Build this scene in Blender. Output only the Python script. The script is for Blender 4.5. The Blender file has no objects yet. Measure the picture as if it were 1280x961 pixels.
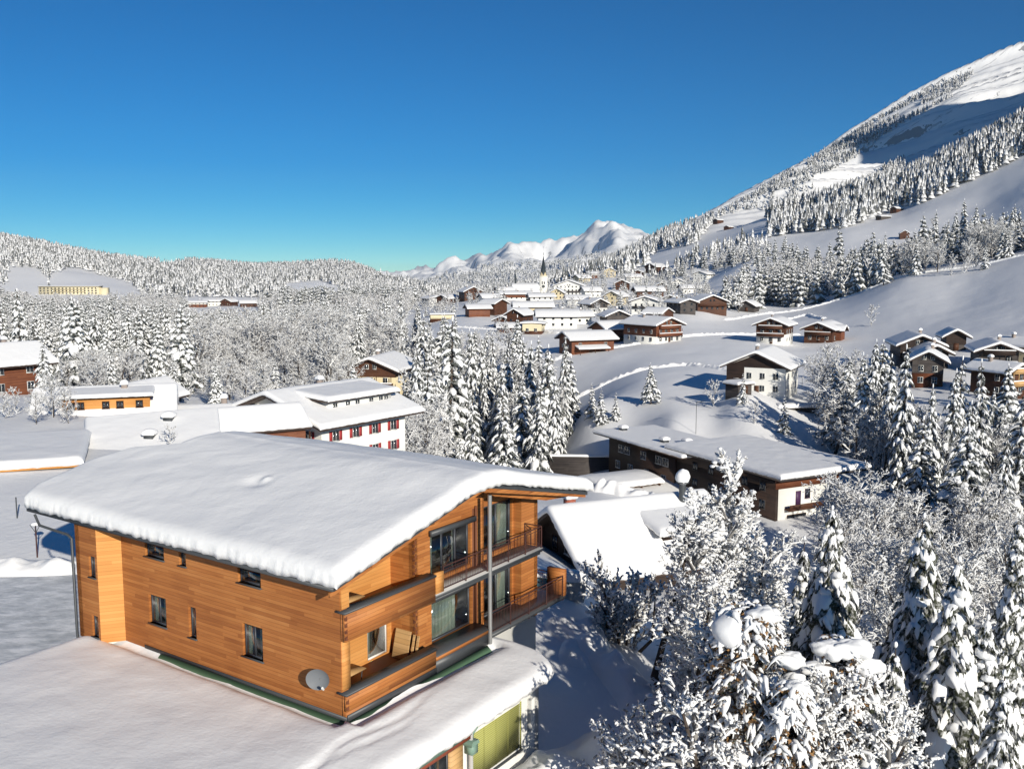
import bpy, math, random
import numpy as np
from mathutils import Vector
R = math.radians
SC = bpy.context.scene
COL = SC.collection
rng = np.random.default_rng(7)
random.seed(7)

# ------------------------------------------------------------------ camera, sky, sun, exposure
FPX = 1200.0
PITCH = math.atan(147.5 / FPX)
cd = bpy.data.cameras.new('camera'); cam = bpy.data.objects.new('camera', cd); COL.objects.link(cam)
cd.sensor_width = 36.0; cd.lens = 36.0 * FPX / 1280.0
cd.clip_start = 0.1; cd.clip_end = 40000
cam.location = (0, 0, 0); cam.rotation_euler = (math.pi / 2 - PITCH, 0, 0)
SC.camera = cam

SUN_AZ, SUN_EL = 155.0, 20.0
world = bpy.data.worlds.new("World"); SC.world = world; world.use_nodes = True
wn = world.node_tree.nodes; wl = world.node_tree.links
sky = wn.new('ShaderNodeTexSky'); sky.sky_type = 'NISHITA'; sky.sun_disc = False
sky.sun_elevation = R(SUN_EL); sky.sun_rotation = R(SUN_AZ)
sky.altitude = 1300; sky.air_density = 1.0; sky.dust_density = 0.0; sky.ozone_density = 3.4
hs = wn.new('ShaderNodeHueSaturation'); hs.inputs['Saturation'].default_value = 1.6; hs.inputs['Hue'].default_value = 0.491
gm = wn.new('ShaderNodeGamma'); gm.inputs[1].default_value = 1.3
tcw = wn.new('ShaderNodeTexCoord'); va = wn.new('ShaderNodeVectorMath'); va.operation = 'ADD'; va.inputs[1].default_value = (0, 0, 0.04)
vn_ = wn.new('ShaderNodeVectorMath'); vn_.operation = 'NORMALIZE'; wl.new(tcw.outputs['Generated'], va.inputs[0]); wl.new(va.outputs[0], vn_.inputs[0]); wl.new(vn_.outputs[0], sky.inputs[0])
wl.new(sky.outputs[0], hs.inputs['Color']); wl.new(hs.outputs[0], gm.inputs[0]); wl.new(gm.outputs[0], wn['Background'].inputs[0])
wn['Background'].inputs[1].default_value = 0.045
sd = bpy.data.lights.new('sun', 'SUN'); sun = bpy.data.objects.new('sun', sd); COL.objects.link(sun)
sd.energy = 5.0; sd.angle = R(0.53); sd.color = (1.0, 0.94, 0.83)
az, el = R(SUN_AZ), R(SUN_EL)
SDIR = Vector((math.sin(az) * math.cos(el), math.cos(az) * math.cos(el), math.sin(el)))
sun.rotation_euler = SDIR.to_track_quat('Z', 'Y').to_euler()
vs = SC.view_settings
vs.view_transform = 'Standard'; vs.look = 'None'; vs.gamma = 1; vs.use_curve_mapping = False
vs.exposure = 0.09
SC.render.engine = 'CYCLES'
SC.cycles.use_denoising = True
SC.cycles.max_bounces = 5; SC.cycles.diffuse_bounces = 3; SC.cycles.glossy_bounces = 2
SC.cycles.transmission_bounces = 4; SC.cycles.transparent_max_bounces = 6; SC.cycles.volume_bounces = 0
SC.cycles.caustics_reflective = False; SC.cycles.caustics_refractive = False

# ------------------------------------------------------------------ pixel <-> world (photograph 1280 x 961)
CP, SP = math.cos(PITCH), math.sin(PITCH)
def at(px, py, Y):
    cx = (px - 640) / FPX; cy = (480.5 - py) / FPX
    r = np.array([cx, CP + cy * SP, -SP + cy * CP]); return r * Y / r[1]
def proj(X, Y, Z):
    d = Y * CP - Z * SP; u = Y * SP + Z * CP
    return 640 + FPX * X / d, 480.5 - FPX * u / d

# ------------------------------------------------------------------ materials
MATS = {}
def mat(name, col, rough=0.7, **k):
    m = bpy.data.materials.new(name); m.use_nodes = True
    b = m.node_tree.nodes['Principled BSDF']
    b.inputs['Base Color'].default_value = (*col, 1); b.inputs['Roughness'].default_value = rough
    b.inputs['Specular IOR Level'].default_value = k.get('spec', 0.3)
    b.inputs['Metallic'].default_value = k.get('metal', 0.0)
    MATS[name] = m
    return m
class NT:
    def __init__(s, m): s.t = m.node_tree; s.n = s.t.nodes; s.b = s.n['Principled BSDF']
    def new(s, ty, **k):
        n = s.n.new(ty)
        for a, v in k.items(): setattr(n, a, v)
        return n
    def link(s, a, b): s.t.links.new(a, b)
    def math(s, op, a, b=None, c=None):
        n = s.new('ShaderNodeMath', operation=op)
        for i, v in enumerate((a, b, c)):
            if v is None: continue
            if isinstance(v, (int, float)): n.inputs[i].default_value = v
            else: s.link(v, n.inputs[i])
        return n.outputs[0]
    def noise(s, vec, scale, detail=3, rough=0.5):
        n = s.new('ShaderNodeTexNoise'); n.inputs['Scale'].default_value = scale; n.inputs['Detail'].default_value = detail
        n.inputs['Roughness'].default_value = rough
        if vec is not None: s.link(vec, n.inputs['Vector'])
        return n.outputs['Fac']
    def ramp(s, fac, stops):
        n = s.new('ShaderNodeValToRGB'); e = n.color_ramp.elements
        while len(e) < len(stops): e.new(0.5)
        for i, (p, c) in enumerate(stops): e[i].position = p; e[i].color = (*c, 1)
        s.link(fac, n.inputs[0]); return n.outputs[0]
    def mix(s, fac, a, b):
        n = s.new('ShaderNodeMix', data_type='RGBA')
        if isinstance(fac, (int, float)): n.inputs[0].default_value = fac
        else: s.link(fac, n.inputs[0])
        for i, v in ((6, a), (7, b)):
            if isinstance(v, tuple): n.inputs[i].default_value = (*v, 1)
            else: s.link(v, n.inputs[i])
        return n.outputs[2]
    def bump(s, h, strength, dist):
        n = s.new('ShaderNodeBump'); n.inputs['Strength'].default_value = strength; n.inputs['Distance'].default_value = dist
        s.link(h, n.inputs['Height']); s.link(n.outputs[0], s.b.inputs['Normal'])
    def obj(s): return s.new('ShaderNodeTexCoord').outputs['Object']
    def pos(s): return s.new('ShaderNodeNewGeometry').outputs['Position']

def snow_mat(name, col, sc1=6.0, sc2=0.7, st=0.35, d=0.05):
    m = mat(name, col, 0.6, spec=0.25); t = NT(m); p = t.pos()
    a = t.noise(p, sc1, 4, 0.65); b = t.noise(p, sc2, 2)
    h = t.math('ADD', a, t.math('MULTIPLY', b, 3.0)); t.bump(h, st, d)
    return m
SNOW = snow_mat('snow', (0.88, 0.875, 0.865))
SNOWT = mat('tree_snow', (0.86, 0.86, 0.855), 0.7, spec=0.15)
FROST = mat('frosted_twig', (0.76, 0.76, 0.755), 0.8, spec=0.1)
TWIGB = mat('frosty_bark', (0.26, 0.25, 0.24), 0.9, spec=0.1)
BARK = mat('bark', (0.075, 0.06, 0.05), 0.9, spec=0.1)
NEED = mat('needles', (0.05, 0.06, 0.045), 0.9, spec=0.1)
NEEDF = mat('frosted_needles', (0.15, 0.155, 0.15), 0.9, spec=0.1)
t = NT(NEED); t.link(t.mix(t.ramp(t.noise(t.pos(), 3.0, 3), [(0.42, (0, 0, 0)), (0.62, (1, 1, 1))]), (0.045, 0.052, 0.038), (0.36, 0.37, 0.37)), t.b.inputs['Base Color'])
NEEDN = mat('needles_near', (0.05, 0.055, 0.04), 0.9, spec=0.1)
t = NT(NEEDN); t.link(t.mix(t.ramp(t.noise(t.pos(), 7.0, 3), [(0.45, (0, 0, 0)), (0.6, (1, 1, 1))]), (0.045, 0.05, 0.032), (0.3, 0.3, 0.29)), t.b.inputs['Base Color'])
DRY = mat('dry_leaves', (0.28, 0.16, 0.07), 0.9, spec=0.1)

def wood(name, c0, c1, c2, plank=0.14, length=3.2, grooves=0.5):
    """horizontal boards: colour differs board by board; object space, x or y along the wall, z up"""
    m = mat(name, c1, 0.6, spec=0.25); t = NT(m)
    sx = t.new('ShaderNodeSeparateXYZ'); t.link(t.obj(), sx.inputs[0])
    al = t.math('ADD', sx.outputs[0], sx.outputs[1]); z = t.math('DIVIDE', sx.outputs[2], plank)
    row = t.math('FLOOR', z); fr = t.math('FRACT', z)
    wn_ = t.new('ShaderNodeTexWhiteNoise', noise_dimensions='1D'); t.link(row, wn_.inputs['W'])
    q = t.math('ADD', t.math('DIVIDE', al, length), t.math('MULTIPLY', wn_.outputs['Value'], 7.3)); cell = t.math('FLOOR', q)
    w2 = t.new('ShaderNodeTexWhiteNoise', noise_dimensions='2D'); cb = t.new('ShaderNodeCombineXYZ'); t.link(row, cb.inputs[0]); t.link(cell, cb.inputs[1]); t.link(cb.outputs[0], w2.inputs['Vector'])
    cv = t.new('ShaderNodeCombineXYZ'); t.link(t.math('MULTIPLY', al, 1.2), cv.inputs[0]); t.link(t.math('MULTIPLY', sx.outputs[2], 30.0), cv.inputs[1]); t.link(w2.outputs['Value'], cv.inputs[2])
    grain = t.noise(cv.outputs[0], 1.0, 3)
    big = t.noise(t.obj(), 0.35, 2)
    f = t.math('ADD', t.math('ADD', t.math('MULTIPLY', w2.outputs['Value'], 0.36), t.math('MULTIPLY', grain, 0.5)), t.math('MULTIPLY', t.math('SUBTRACT', big, 0.5), 0.6))
    colr = t.ramp(f, [(0.12, c0), (0.5, c1), (0.95, c2)])
    g = t.math('LESS_THAN', fr, 0.09)
    colr = t.mix(t.math('MULTIPLY', g, grooves), colr, tuple(x * 0.35 for x in c0))
    t.link(colr, t.b.inputs['Base Color'])
    t.bump(t.math('ADD', t.math('MULTIPLY', g, -1.0), t.math('MULTIPLY', grain, 0.3)), 0.5, 0.02)
    return m
WOOD = wood('larch_boards', (0.27, 0.088, 0.024), (0.43, 0.162, 0.045), (0.56, 0.25, 0.082), 0.15, 3.0, 0.5)
WOODL = wood('pale_larch_boards', (0.50, 0.21, 0.055), (0.62, 0.29, 0.085), (0.70, 0.36, 0.12), 0.15, 3.6, 0.3)
WOODB = wood('brown_boards', (0.05, 0.02, 0.011), (0.085, 0.035, 0.018), (0.13, 0.055, 0.028), 0.2)
WOODR = wood('reddish_boards', (0.11, 0.035, 0.018), (0.17, 0.06, 0.028), (0.26, 0.10, 0.045), 0.2)
WOODG = wood('weathered_boards', (0.035, 0.03, 0.03), (0.07, 0.06, 0.055), (0.12, 0.10, 0.09), 0.2)
WOODK = wood('black_brown_boards', (0.018, 0.011, 0.009), (0.032, 0.019, 0.014), (0.055, 0.032, 0.022), 0.18)
WOODY = wood('yellow_boards', (0.45, 0.26, 0.10), (0.58, 0.36, 0.16), (0.68, 0.45, 0.22), 0.2)
DECK = mat('brown_deck', (0.16, 0.06, 0.03), 0.6)
DARK = mat('dark_sheet_metal', (0.055, 0.06, 0.065), 0.45, spec=0.4)
FRAME = mat('anthracite_frame', (0.045, 0.05, 0.06), 0.4, spec=0.4)
WFRAME = mat('white_frame', (0.7, 0.7, 0.67), 0.5)
RAIL = mat('rust_brown_rail', (0.07, 0.03, 0.025), 0.5)
STEEL = mat('brushed_steel', (0.4, 0.4, 0.39), 0.4, metal=0.6)
GREEN = mat('green_sheet', (0.09, 0.17, 0.10), 0.5)
PALEGREEN = mat('verdigris_sheet', (0.18, 0.28, 0.22), 0.5)
MEMB = mat('brown_membrane', (0.17, 0.085, 0.07), 0.8)
REDF = mat('red_fascia', (0.5, 0.10, 0.04), 0.5)
SHUT = mat('red_shutter', (0.33, 0.035, 0.035), 0.6)
PURP = mat('purple_paint', (0.07, 0.03, 0.08), 0.5)
YBLIND = mat('yellow_green_blind', (0.42, 0.42, 0.12), 0.6)
t = NT(YBLIND); sx = t.new('ShaderNodeSeparateXYZ'); t.link(t.obj(), sx.inputs[0])
sl_ = t.math('FRACT', t.math('DIVIDE', sx.outputs[2], 0.085)); t.bump(sl_, 1.0, 0.04)
t.link(t.mix(t.math('LESS_THAN', sl_, 0.25), (0.42, 0.42, 0.13), (0.2, 0.2, 0.06)), t.b.inputs['Base Color'])
DISH = mat('grey_dish', (0.16, 0.17, 0.18), 0.5)
ROOFD = mat('roof_edge_brown', (0.06, 0.04, 0.032), 0.7)
BRICK = mat('chimney_plaster', (0.3, 0.25, 0.22), 0.8)
REDBR = mat('red_brick', (0.35, 0.11, 0.07), 0.8)
SPIRE = mat('slate_spire', (0.03, 0.04, 0.045), 0.6)
TARP = mat('teal_cover', (0.04, 0.13, 0.17), 0.5)
CURT = mat('pale_curtain', (0.62, 0.65, 0.56), 0.8)
INTER = mat('inner_room', (0.10, 0.09, 0.075), 0.8)
def plaster(name, c):
    m = mat(name, c, 0.85, spec=0.15); t = NT(m); n = t.noise(t.obj(), 1.3, 4)
    t.link(t.mix(n, tuple(x * 0.88 for x in c), c), t.b.inputs['Base Color']); t.bump(t.noise(t.obj(), 25, 2), 0.2, 0.01); return m
PLW = plaster('white_plaster', (0.78, 0.77, 0.72))
PLC = plaster('cream_plaster', (0.66, 0.56, 0.36))
PLG = plaster('grey_plaster', (0.45, 0.44, 0.42))
PLB = plaster('beige_plaster', (0.7, 0.62, 0.42))
GLASS = bpy.data.materials.new('window_glass'); GLASS.use_nodes = True
n = GLASS.node_tree.nodes; l = GLASS.node_tree.links; n.remove(n['Principled BSDF'])
tr = n.new('ShaderNodeBsdfTransparent'); tr.inputs[0].default_value = (0.82, 0.86, 0.84, 1); gl = n.new('ShaderNodeBsdfGlossy'); gl.inputs['Roughness'].default_value = 0.03
fr = n.new('ShaderNodeLayerWeight'); fr.inputs[0].default_value = 0.35; mx = n.new('ShaderNodeMixShader')
ad = n.new('ShaderNodeMath'); ad.operation = 'MULTIPLY_ADD'; ad.inputs[1].default_value = 0.55; ad.inputs[2].default_value = 0.05; l.new(fr.outputs['Facing'], ad.inputs[0])
l.new(ad.outputs[0], mx.inputs[0]); l.new(tr.outputs[0], mx.inputs[1]); l.new(gl.outputs[0], mx.inputs[2]); l.new(mx.outputs[0], n['Material Output'].inputs[0])
DGLASS = mat('dark_window_glass', (0.02, 0.025, 0.03), 0.08, spec=0.8)

# ------------------------------------------------------------------ mesh building
class MB:
    def __init__(s): s.V = []; s.F = []; s.n = 0
    def add(s, V, F, m=0):
        V = np.asarray(V, float).reshape(-1, 3); F = np.asarray(F, int)
        s.V.append(V); s.F.append((F + s.n, m)); s.n += len(V)
        return s
    def box(s, x0, x1, y0, y1, z0, z1, m=0, T=None):
        v = np.array([(x, y, z) for x in (x0, x1) for y in (y0, y1) for z in (z0, z1)], float)
        f = [(0, 1, 3, 2), (4, 6, 7, 5), (0, 4, 5, 1), (2, 3, 7, 6), (0, 2, 6, 4), (1, 5, 7, 3)]
        if T is not None: v = T(v)
        return s.add(v, f, m)
    def tube(s, pts, r, n=6, m=0, cap=True):
        pts = np.asarray(pts, float); k = len(pts); rr = np.broadcast_to(np.asarray(r, float), (k,))
        V = []
        for i in range(k):
            d = pts[min(i + 1, k - 1)] - pts[max(i - 1, 0)]; d = d / (np.linalg.norm(d) + 1e-9)
            a = np.cross(d, (0, 0, 1.0)); a = np.array((1.0, 0, 0)) if np.linalg.norm(a) < 1e-3 else a / np.linalg.norm(a); b = np.cross(d, a)
            for j in range(n):
                q = 2 * math.pi * j / n; V.append(pts[i] + rr[i] * (a * math.cos(q) + b * math.sin(q)))
        F = [(i * n + j, i * n + (j + 1) % n, (i + 1) * n + (j + 1) % n, (i + 1) * n + j) for i in range(k - 1) for j in range(n)]
        s.add(V, F, m)
        if cap:
            for i0 in (0, k - 1):
                s.add(V[i0 * n:i0 * n + n], [tuple(range(n))], m)
        return s
    def prism(s, poly, axis, a0, a1, m=0):
        """poly of 2D points extruded along axis ('x','y','z')"""
        k = len(poly); P = np.asarray(poly, float); V = np.zeros((2 * k, 3)); i, j, e = {'x': (1, 2, 0), 'y': (0, 2, 1), 'z': (0, 1, 2)}[axis]
        for q, a in ((0, a0), (1, a1)):
            V[q * k:(q + 1) * k, i] = P[:, 0]; V[q * k:(q + 1) * k, j] = P[:, 1]; V[q * k:(q + 1) * k, e] = a
        s.add(V, [(c, (c + 1) % k, (c + 1) % k + k, c + k) for c in range(k)], m)
        s.add(V, [tuple(range(k)), tuple(range(2 * k - 1, k - 1, -1))], m)
        return s
    def mesh(s, name, mats, smooth=False):
        V = np.concatenate(s.V); me = bpy.data.meshes.new(name)
        if not isinstance(mats, (list, tuple)): mats = [mats]
        for m in mats: me.materials.append(m)
        lt = []; li = []; mi = []
        for F, m in s.F:
            if F.ndim == 1: F = F.reshape(1, -1)
            li.append(F.ravel()); lt.append(np.full(len(F), F.shape[1])); mi.append(np.full(len(F), 0) + np.asarray(m))
        li = np.concatenate(li); lt = np.concatenate(lt); mi = np.concatenate(mi)
        me.vertices.add(len(V)); me.vertices.foreach_set('co', V.ravel())
        me.loops.add(len(li)); me.loops.foreach_set('vertex_index', li)
        me.polygons.add(len(lt)); me.polygons.foreach_set('loop_start', np.concatenate([[0], np.cumsum(lt)[:-1]])); me.polygons.foreach_set('loop_total', lt)
        me.polygons.foreach_set('material_index', mi)
        if smooth: me.polygons.foreach_set('use_smooth', np.ones(len(lt), bool))
        me.update(calc_edges=True); me.validate(); return me
    def obj(s, name, mats, parent=None, smooth=False, **tags):
        return link(name, s.mesh(name, mats, smooth), parent, **tags)
def link(name, me, parent=None, **tags):
    o = bpy.data.objects.new(name, me); COL.objects.link(o)
    if parent is not None: o.parent = parent
    tagp(o, **tags); return o
def tagp(o, label=None, cat=None, group=None, kind=None):
    if label: o['label'] = label
    if cat: o['category'] = cat
    if group: o['group'] = group
    if kind: o['kind'] = kind
    return o
def thing(name, loc, rz, label, cat, group=None, scale=None):
    o = bpy.data.objects.new(name, None); COL.objects.link(o); o.location = loc; o.rotation_euler = (0, 0, rz); o.empty_display_size = 0.5
    if scale: o.scale = (scale,) * 3
    return tagp(o, label, cat, group)

# ------------------------------------------------------------------ numpy noise
def _h(ix, iy, s):
    a = (ix * 374761393 + iy * 668265263 + s * 1442695041) & 0xffffffff
    a = ((a ^ (a >> 13)) * 1274126177) & 0xffffffff
    return ((a ^ (a >> 16)) & 0xffff) / 65535.0
def vnoise(x, y, s=0):
    x = np.asarray(x, float); y = np.asarray(y, float)
    ix = np.floor(x).astype(np.int64); iy = np.floor(y).astype(np.int64); fx = x - ix; fy = y - iy
    fx = fx * fx * (3 - 2 * fx); fy = fy * fy * (3 - 2 * fy)
    return (_h(ix, iy, s) * (1 - fx) + _h(ix + 1, iy, s) * fx) * (1 - fy) + (_h(ix, iy + 1, s) * (1 - fx) + _h(ix + 1, iy + 1, s) * fx) * fy
def fbm(x, y, o=4, s=0):
    r = 0; a = 0.5; t_ = 0
    for i in range(o): r = r + a * vnoise(x * 2 ** i, y * 2 ** i, s + i); t_ += a; a *= 0.5
    return r / t_ - 0.5

# ------------------------------------------------------------------ terrain
# name, label, px, py(base), Y, width, length, ridge heading (deg, 0 = away, + = right), wall height, style, options
HOUSES = [
 ('chalet', 'brown balconied chalet with white base at the right end of the village', 815, 427, 345, 12, 17, -35, 6.5, 'rbw', dict(bal=2, pitch=20)),
 ('barn', 'long reddish-brown barn with a snowy lean-to roof along its front', 733, 439, 330, 10, 16, 68, 4.6, 'red', dict(pitch=22, lean=1)),
 ('barn', 'reddish-brown barn between the lean-to barn and the balconied chalet', 768, 427, 365, 10, 14, 62, 5.2, 'red', dict(pitch=24)),
 ('chalet', 'wide dark-brown gabled house by the field behind the village edge', 884, 388, 470, 14.5, 14, -8, 4.6, 'brn', dict(bal=1, pitch=22)),
 ('barn', 'small grey barn standing alone on the field right of the wide brown house', 936, 389, 490, 8, 9, 30, 3, 'gry', dict(pitch=30)),
 ('house', 'grey house half hidden left of the wide dark-brown house', 851, 391, 450, 8, 13, -20, 5, 'gry', dict(pitch=18)),
 ('house', 'white house with a broad pale gable near the centre right of the village', 808, 391, 480, 13, 14, 15, 6, 'wht', dict(bal=1, pitch=18)),
 ('shed', 'low brown shed with a bright snow roof above the balconied chalet', 822, 401, 415, 14, 9, -60, 3.2, 'brn', dict(pitch=16)),
 ('house', 'small house with a grey boarded gable left of the balconied chalet', 768, 407, 425, 10, 12, -10, 4.5, 'gwt', dict(pitch=24)),
 ('house', 'long white house seen side-on behind the gorge spruces', 696, 409, 425, 10, 17, 88, 5.2, 'wht', dict(pitch=24)),
 ('garage', 'flat-roofed brown and yellow box building behind the gorge spruces', 667, 417, 405, 8, 9, 10, 4.2, 'ylw', dict(pitch=3)),
 ('house', 'small dark-gabled house left of the long white house', 650, 403, 450, 8, 12, 25, 4.2, 'brn', dict(pitch=30)),
 ('house', 'long low house with a cream front below the church', 666, 392, 520, 10, 20, 85, 4, 'crm', dict(pitch=24)),
 ('barn', 'reddish-brown barn on the snowy meadow left of the village', 597, 395, 540, 10, 12, 75, 4.6, 'red', dict(pitch=20)),
 ('barn', 'dark-brown tall barn touching the reddish one on the meadow', 617, 393, 555, 11, 11, -50, 6.5, 'brn', dict(pitch=22)),
 ('farmhouse', 'brown-gabled farmhouse on the left edge of the church hill', 588, 375, 690, 13, 14, -20, 6, 'brn', dict(pitch=26)),
 ('inn', 'long brown-boarded inn with a snow roof below the church', 641, 376, 690, 11, 24, 80, 4.2, 'rbw', dict(pitch=16)),
 ('house', 'terraced cream house with stacked balconies just below the church', 676, 381, 640, 10, 16, 80, 5.4, 'wht', dict(bal=1, pitch=18)),
 ('guesthouse', 'large white guesthouse with a broad snowy gable right of the church', 712, 369, 760, 23, 20, 8, 7.5, 'wht', dict(bal=1, pitch=20)),
 ('house', 'house with a reddish wall high behind the church tower', 745, 347, 980, 10, 18, 85, 4.5, 'rwl', dict(pitch=18)),
 ('house', 'dark-gabled house beside the reddish-walled one above the church', 762, 346, 975, 12, 14, 5, 6, 'crm', dict(pitch=26)),
 ('chalet', 'dark chalet high on the slope above the village', 819, 340, 1080, 20, 14, 60, 6, 'brn', dict(pitch=20)),
 ('house', 'pale house with a steep gable on the slope right of the village', 848, 361, 850, 10, 12, 10, 5.5, 'wht', dict(pitch=28)),
 ('barn', 'wide barn with a long dark wall behind the white gabled house', 810, 373, 640, 11, 18, 82, 5, 'brn', dict(pitch=24)),
 ('house', 'pale house group roof on the slope above the dark-brown house', 880, 350, 930, 14, 16, 40, 5.5, 'wht', dict(pitch=20)),
 ('house', 'small brown house at the foot of the church hill left end', 560, 381, 700, 11, 12, 40, 4.5, 'brn', dict(pitch=22)),
 ('house', 'white house with dark windows at the far left of the village meadow', 541, 381, 760, 12, 14, -30, 5.5, 'wht', dict(pitch=15)),
 ('house', 'orange-fronted house in the trees at the valley bottom', 432, 388, 700, 10, 14, -40, 5, 'org', dict(pitch=20)),
 ('house', 'cream house left of the orange-fronted house in the valley', 418, 386, 760, 10, 12, 50, 5, 'crm', dict(pitch=20)),
 ('shed', 'tan shed with a flat snowy roof beside the small meadow', 552, 400, 540, 7, 13, 80, 3.2, 'ylw', dict(pitch=6)),
 ('house', 'small white house in the trees behind the centre of the village', 738, 371, 700, 11, 12, 75, 5, 'wht', dict(pitch=24)),
 ('house', 'grey-gabled house between bare trees in the middle of the village', 742, 391, 520, 10, 12, -25, 5, 'gwt', dict(pitch=26)),
 ('house', 'cream house with a steep snowy roof behind the grey-gabled one', 770, 381, 600, 11, 12, 30, 5.5, 'crm', dict(pitch=28)),
 ('house', 'small brown house above the cream steep-roofed house', 778, 362, 780, 11, 12, 10, 5, 'brn', dict(pitch=26)),
 ('house', 'white house with a side-on roof at the top of the village', 790, 353, 900, 10, 15, 75, 5, 'wht', dict(pitch=22)),
 ('house', 'reddish house in the valley forest left of the village', 246, 384, 980, 12, 20, 80, 5, 'rwl', dict(pitch=16)),
 ('house', 'white-roofed house right of the reddish one in the valley forest', 268, 382, 1000, 11, 20, 85, 5, 'wht', dict(pitch=20)),
 ('house', 'dark-gabled cottage in the valley forest clearing', 287, 383, 985, 12, 12, 20, 4.5, 'brn', dict(pitch=26)),
 ('house', 'small brown cottage at the right end of the valley clearing', 312, 384, 970, 12, 18, 70, 4, 'brn', dict(pitch=24)),
 ('house', 'small snowy-roofed house at the left foot of the church hill', 612, 379, 640, 10, 12, 70, 4, 'wht', dict(pitch=22)),
 ('house', 'steep-roofed cream house just right of the church tower', 697, 374, 700, 9, 11, 10, 5, 'crm', dict(pitch=32)),
 ('house', 'low white house under the large white guesthouse', 722, 381, 600, 10, 14, 85, 3.6, 'wht', dict(pitch=22)),
 ('house', 'brown-gabled cottage left of the long white house', 632, 409, 480, 8, 10, 20, 3.6, 'brn', dict(pitch=26)),
 ('house', 'white cottage with a side-on roof right of the long white house', 722, 404, 440, 8, 11, 80, 3.6, 'wht', dict(pitch=24)),
 ('house', 'grey-timber cottage between the broad pale gable and the wide brown house', 838, 383, 560, 9, 12, 15, 4.5, 'gwt', dict(pitch=24)),
 ('house', 'white cottage high on the slope right of the upper dark chalet', 838, 344, 1020, 9, 12, 70, 4.2, 'wht', dict(pitch=22)),
 ('house', 'brown cottage high on the slope left of the upper dark chalet', 799, 344, 1060, 9, 12, 20, 4.2, 'brn', dict(pitch=24)),
 ('house', 'cream cottage half hidden in trees at the upper village centre', 727, 354, 900, 10, 12, 60, 4.5, 'crm', dict(pitch=26)),
 ('house', 'small dark-gabled house above the wide barn', 826, 364, 760, 9, 11, 5, 4.5, 'brn', dict(pitch=28)),
 ('house', 'white long house at the right end of the upper village', 862, 366, 720, 9, 15, 78, 4.2, 'wht', dict(pitch=22)),
 ('house', 'brown house nearest the church nave on its left', 630, 370, 820, 10, 14, 65, 4.6, 'brn', dict(pitch=24)),
 ('barn', 'low barn with a plain snow roof on the rim of the meadow below the church', 640, 416, 410, 7, 12, 82, 2.6, 'brn', dict(pitch=20)),
 ('annex', 'small pinkish annex left of the long cream hotel', 22, 372, 1060, 10, 16, 82, 4, 'rwl', dict(pitch=12)),
 ('hay_barn', 'lone hay barn on the highest pasture beside a bare tree', 1121, 266, 1180, 9, 13, 60, 4, 'brn', dict(pitch=28)),
 ('hay_barn', 'flat-roofed hay hut below the lone pasture barn', 1104, 276, 1120, 9, 14, 70, 3, 'gry', dict(pitch=14)),
 ('hay_barn', 'dark hay barn seen gable-on at the top of the wooded strip', 1130, 297, 900, 8, 10, 15, 4.2, 'brn', dict(pitch=34)),
 ('hay_barn', 'tiny brown hay barn on the left shoulder of the upper pasture', 898, 275, 1700, 11, 14, 60, 5, 'brn', dict(pitch=24)),
 ('hay_barn', 'tiny brown hay barn lower left on the upper pasture', 911, 287, 1550, 10, 13, 50, 5, 'brn', dict(pitch=24)),
 ('hay_barn', 'tiny dark hay hut in the middle of the upper pasture', 952, 279, 1600, 8, 9, 40, 4, 'brn', dict(pitch=24)),
 ('chalet', 'white and dark-brown chalet above the spruces on the left edge of the two meadow chalets', 968, 428, 335, 10, 12, 28, 6.5, 'bbw', dict(bal=2, pitch=22)),
 ('chalet', 'reddish chalet with a small cross gable right of the dark-brown meadow chalet', 1030, 426, 345, 10, 14, 35, 4.6, 'brn', dict(bal=1, pitch=22, cross=1)),
 ('farmhouse', 'large white farmhouse with a black-brown boarded half on the open snowfield', 953, 489, 212, 12.6, 14, 27, 6.2, 'farm', dict(bal=0, pitch=24)),
 ('shed', 'tiny square shed with a thick snow cap in front of the white farmhouse', 923, 490, 196, 3.6, 3.8, -30, 1.8, 'gry', dict(pitch=2)),
 ('chalet', 'big blackish chalet at the back of the cluster on the right', 1143, 455, 255, 10, 15, 12, 5.6, 'blk', dict(bal=1, pitch=24)),
 ('chalet', 'dark-gabled chalet in front of the big blackish one', 1163, 458, 243, 6, 9, 10, 4, 'blk', dict(pitch=28)),
 ('chalet', 'brown chalet with frosty upper gable behind the spruce tops', 1158, 480, 222, 6.5, 10, 22, 6, 'frb', dict(pitch=30)),
 ('hut', 'small dark-gabled hut at the top of the cluster on the right', 1191, 436, 268, 5, 9, 15, 4, 'blk', dict(pitch=30)),
 ('chalet', 'grey chalet with long dark balconies near the right edge', 1241, 466, 235, 8.6, 14, 18, 6, 'gry', dict(bal=2, pitch=22)),
 ('chalet', 'yellow-balconied chalet peeking out between the spruces on the right', 1246, 494, 205, 5.6, 9, -25, 5.6, 'yel', dict(bal=2, pitch=24)),
 ('house', 'cream-walled house cut off by the right edge of the view', 1276, 458, 250, 7, 12, -25, 5, 'crm', dict(pitch=22)),
 ('chalet', 'chalet with a dark gable and cream walls in the forest behind the red-shuttered house', 478, 491, 222, 11.5, 15, 12, 6.5, 'twn', dict(bal=1, pitch=22)),
 ('chalet', 'reddish-brown chalet with white windows cut off by the left edge', 2, 492, 150, 9, 10, 35, 5.2, 'red', dict(bal=1, pitch=26)),
]
CT = []
def ctl(X, Y, z): CT.append((X, Y, z))
def cpx(px, py, Y): q = at(px, py, Y); CT.append(tuple(q))
for h in HOUSES: cpx(h[2], h[3], h[4])
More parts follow.
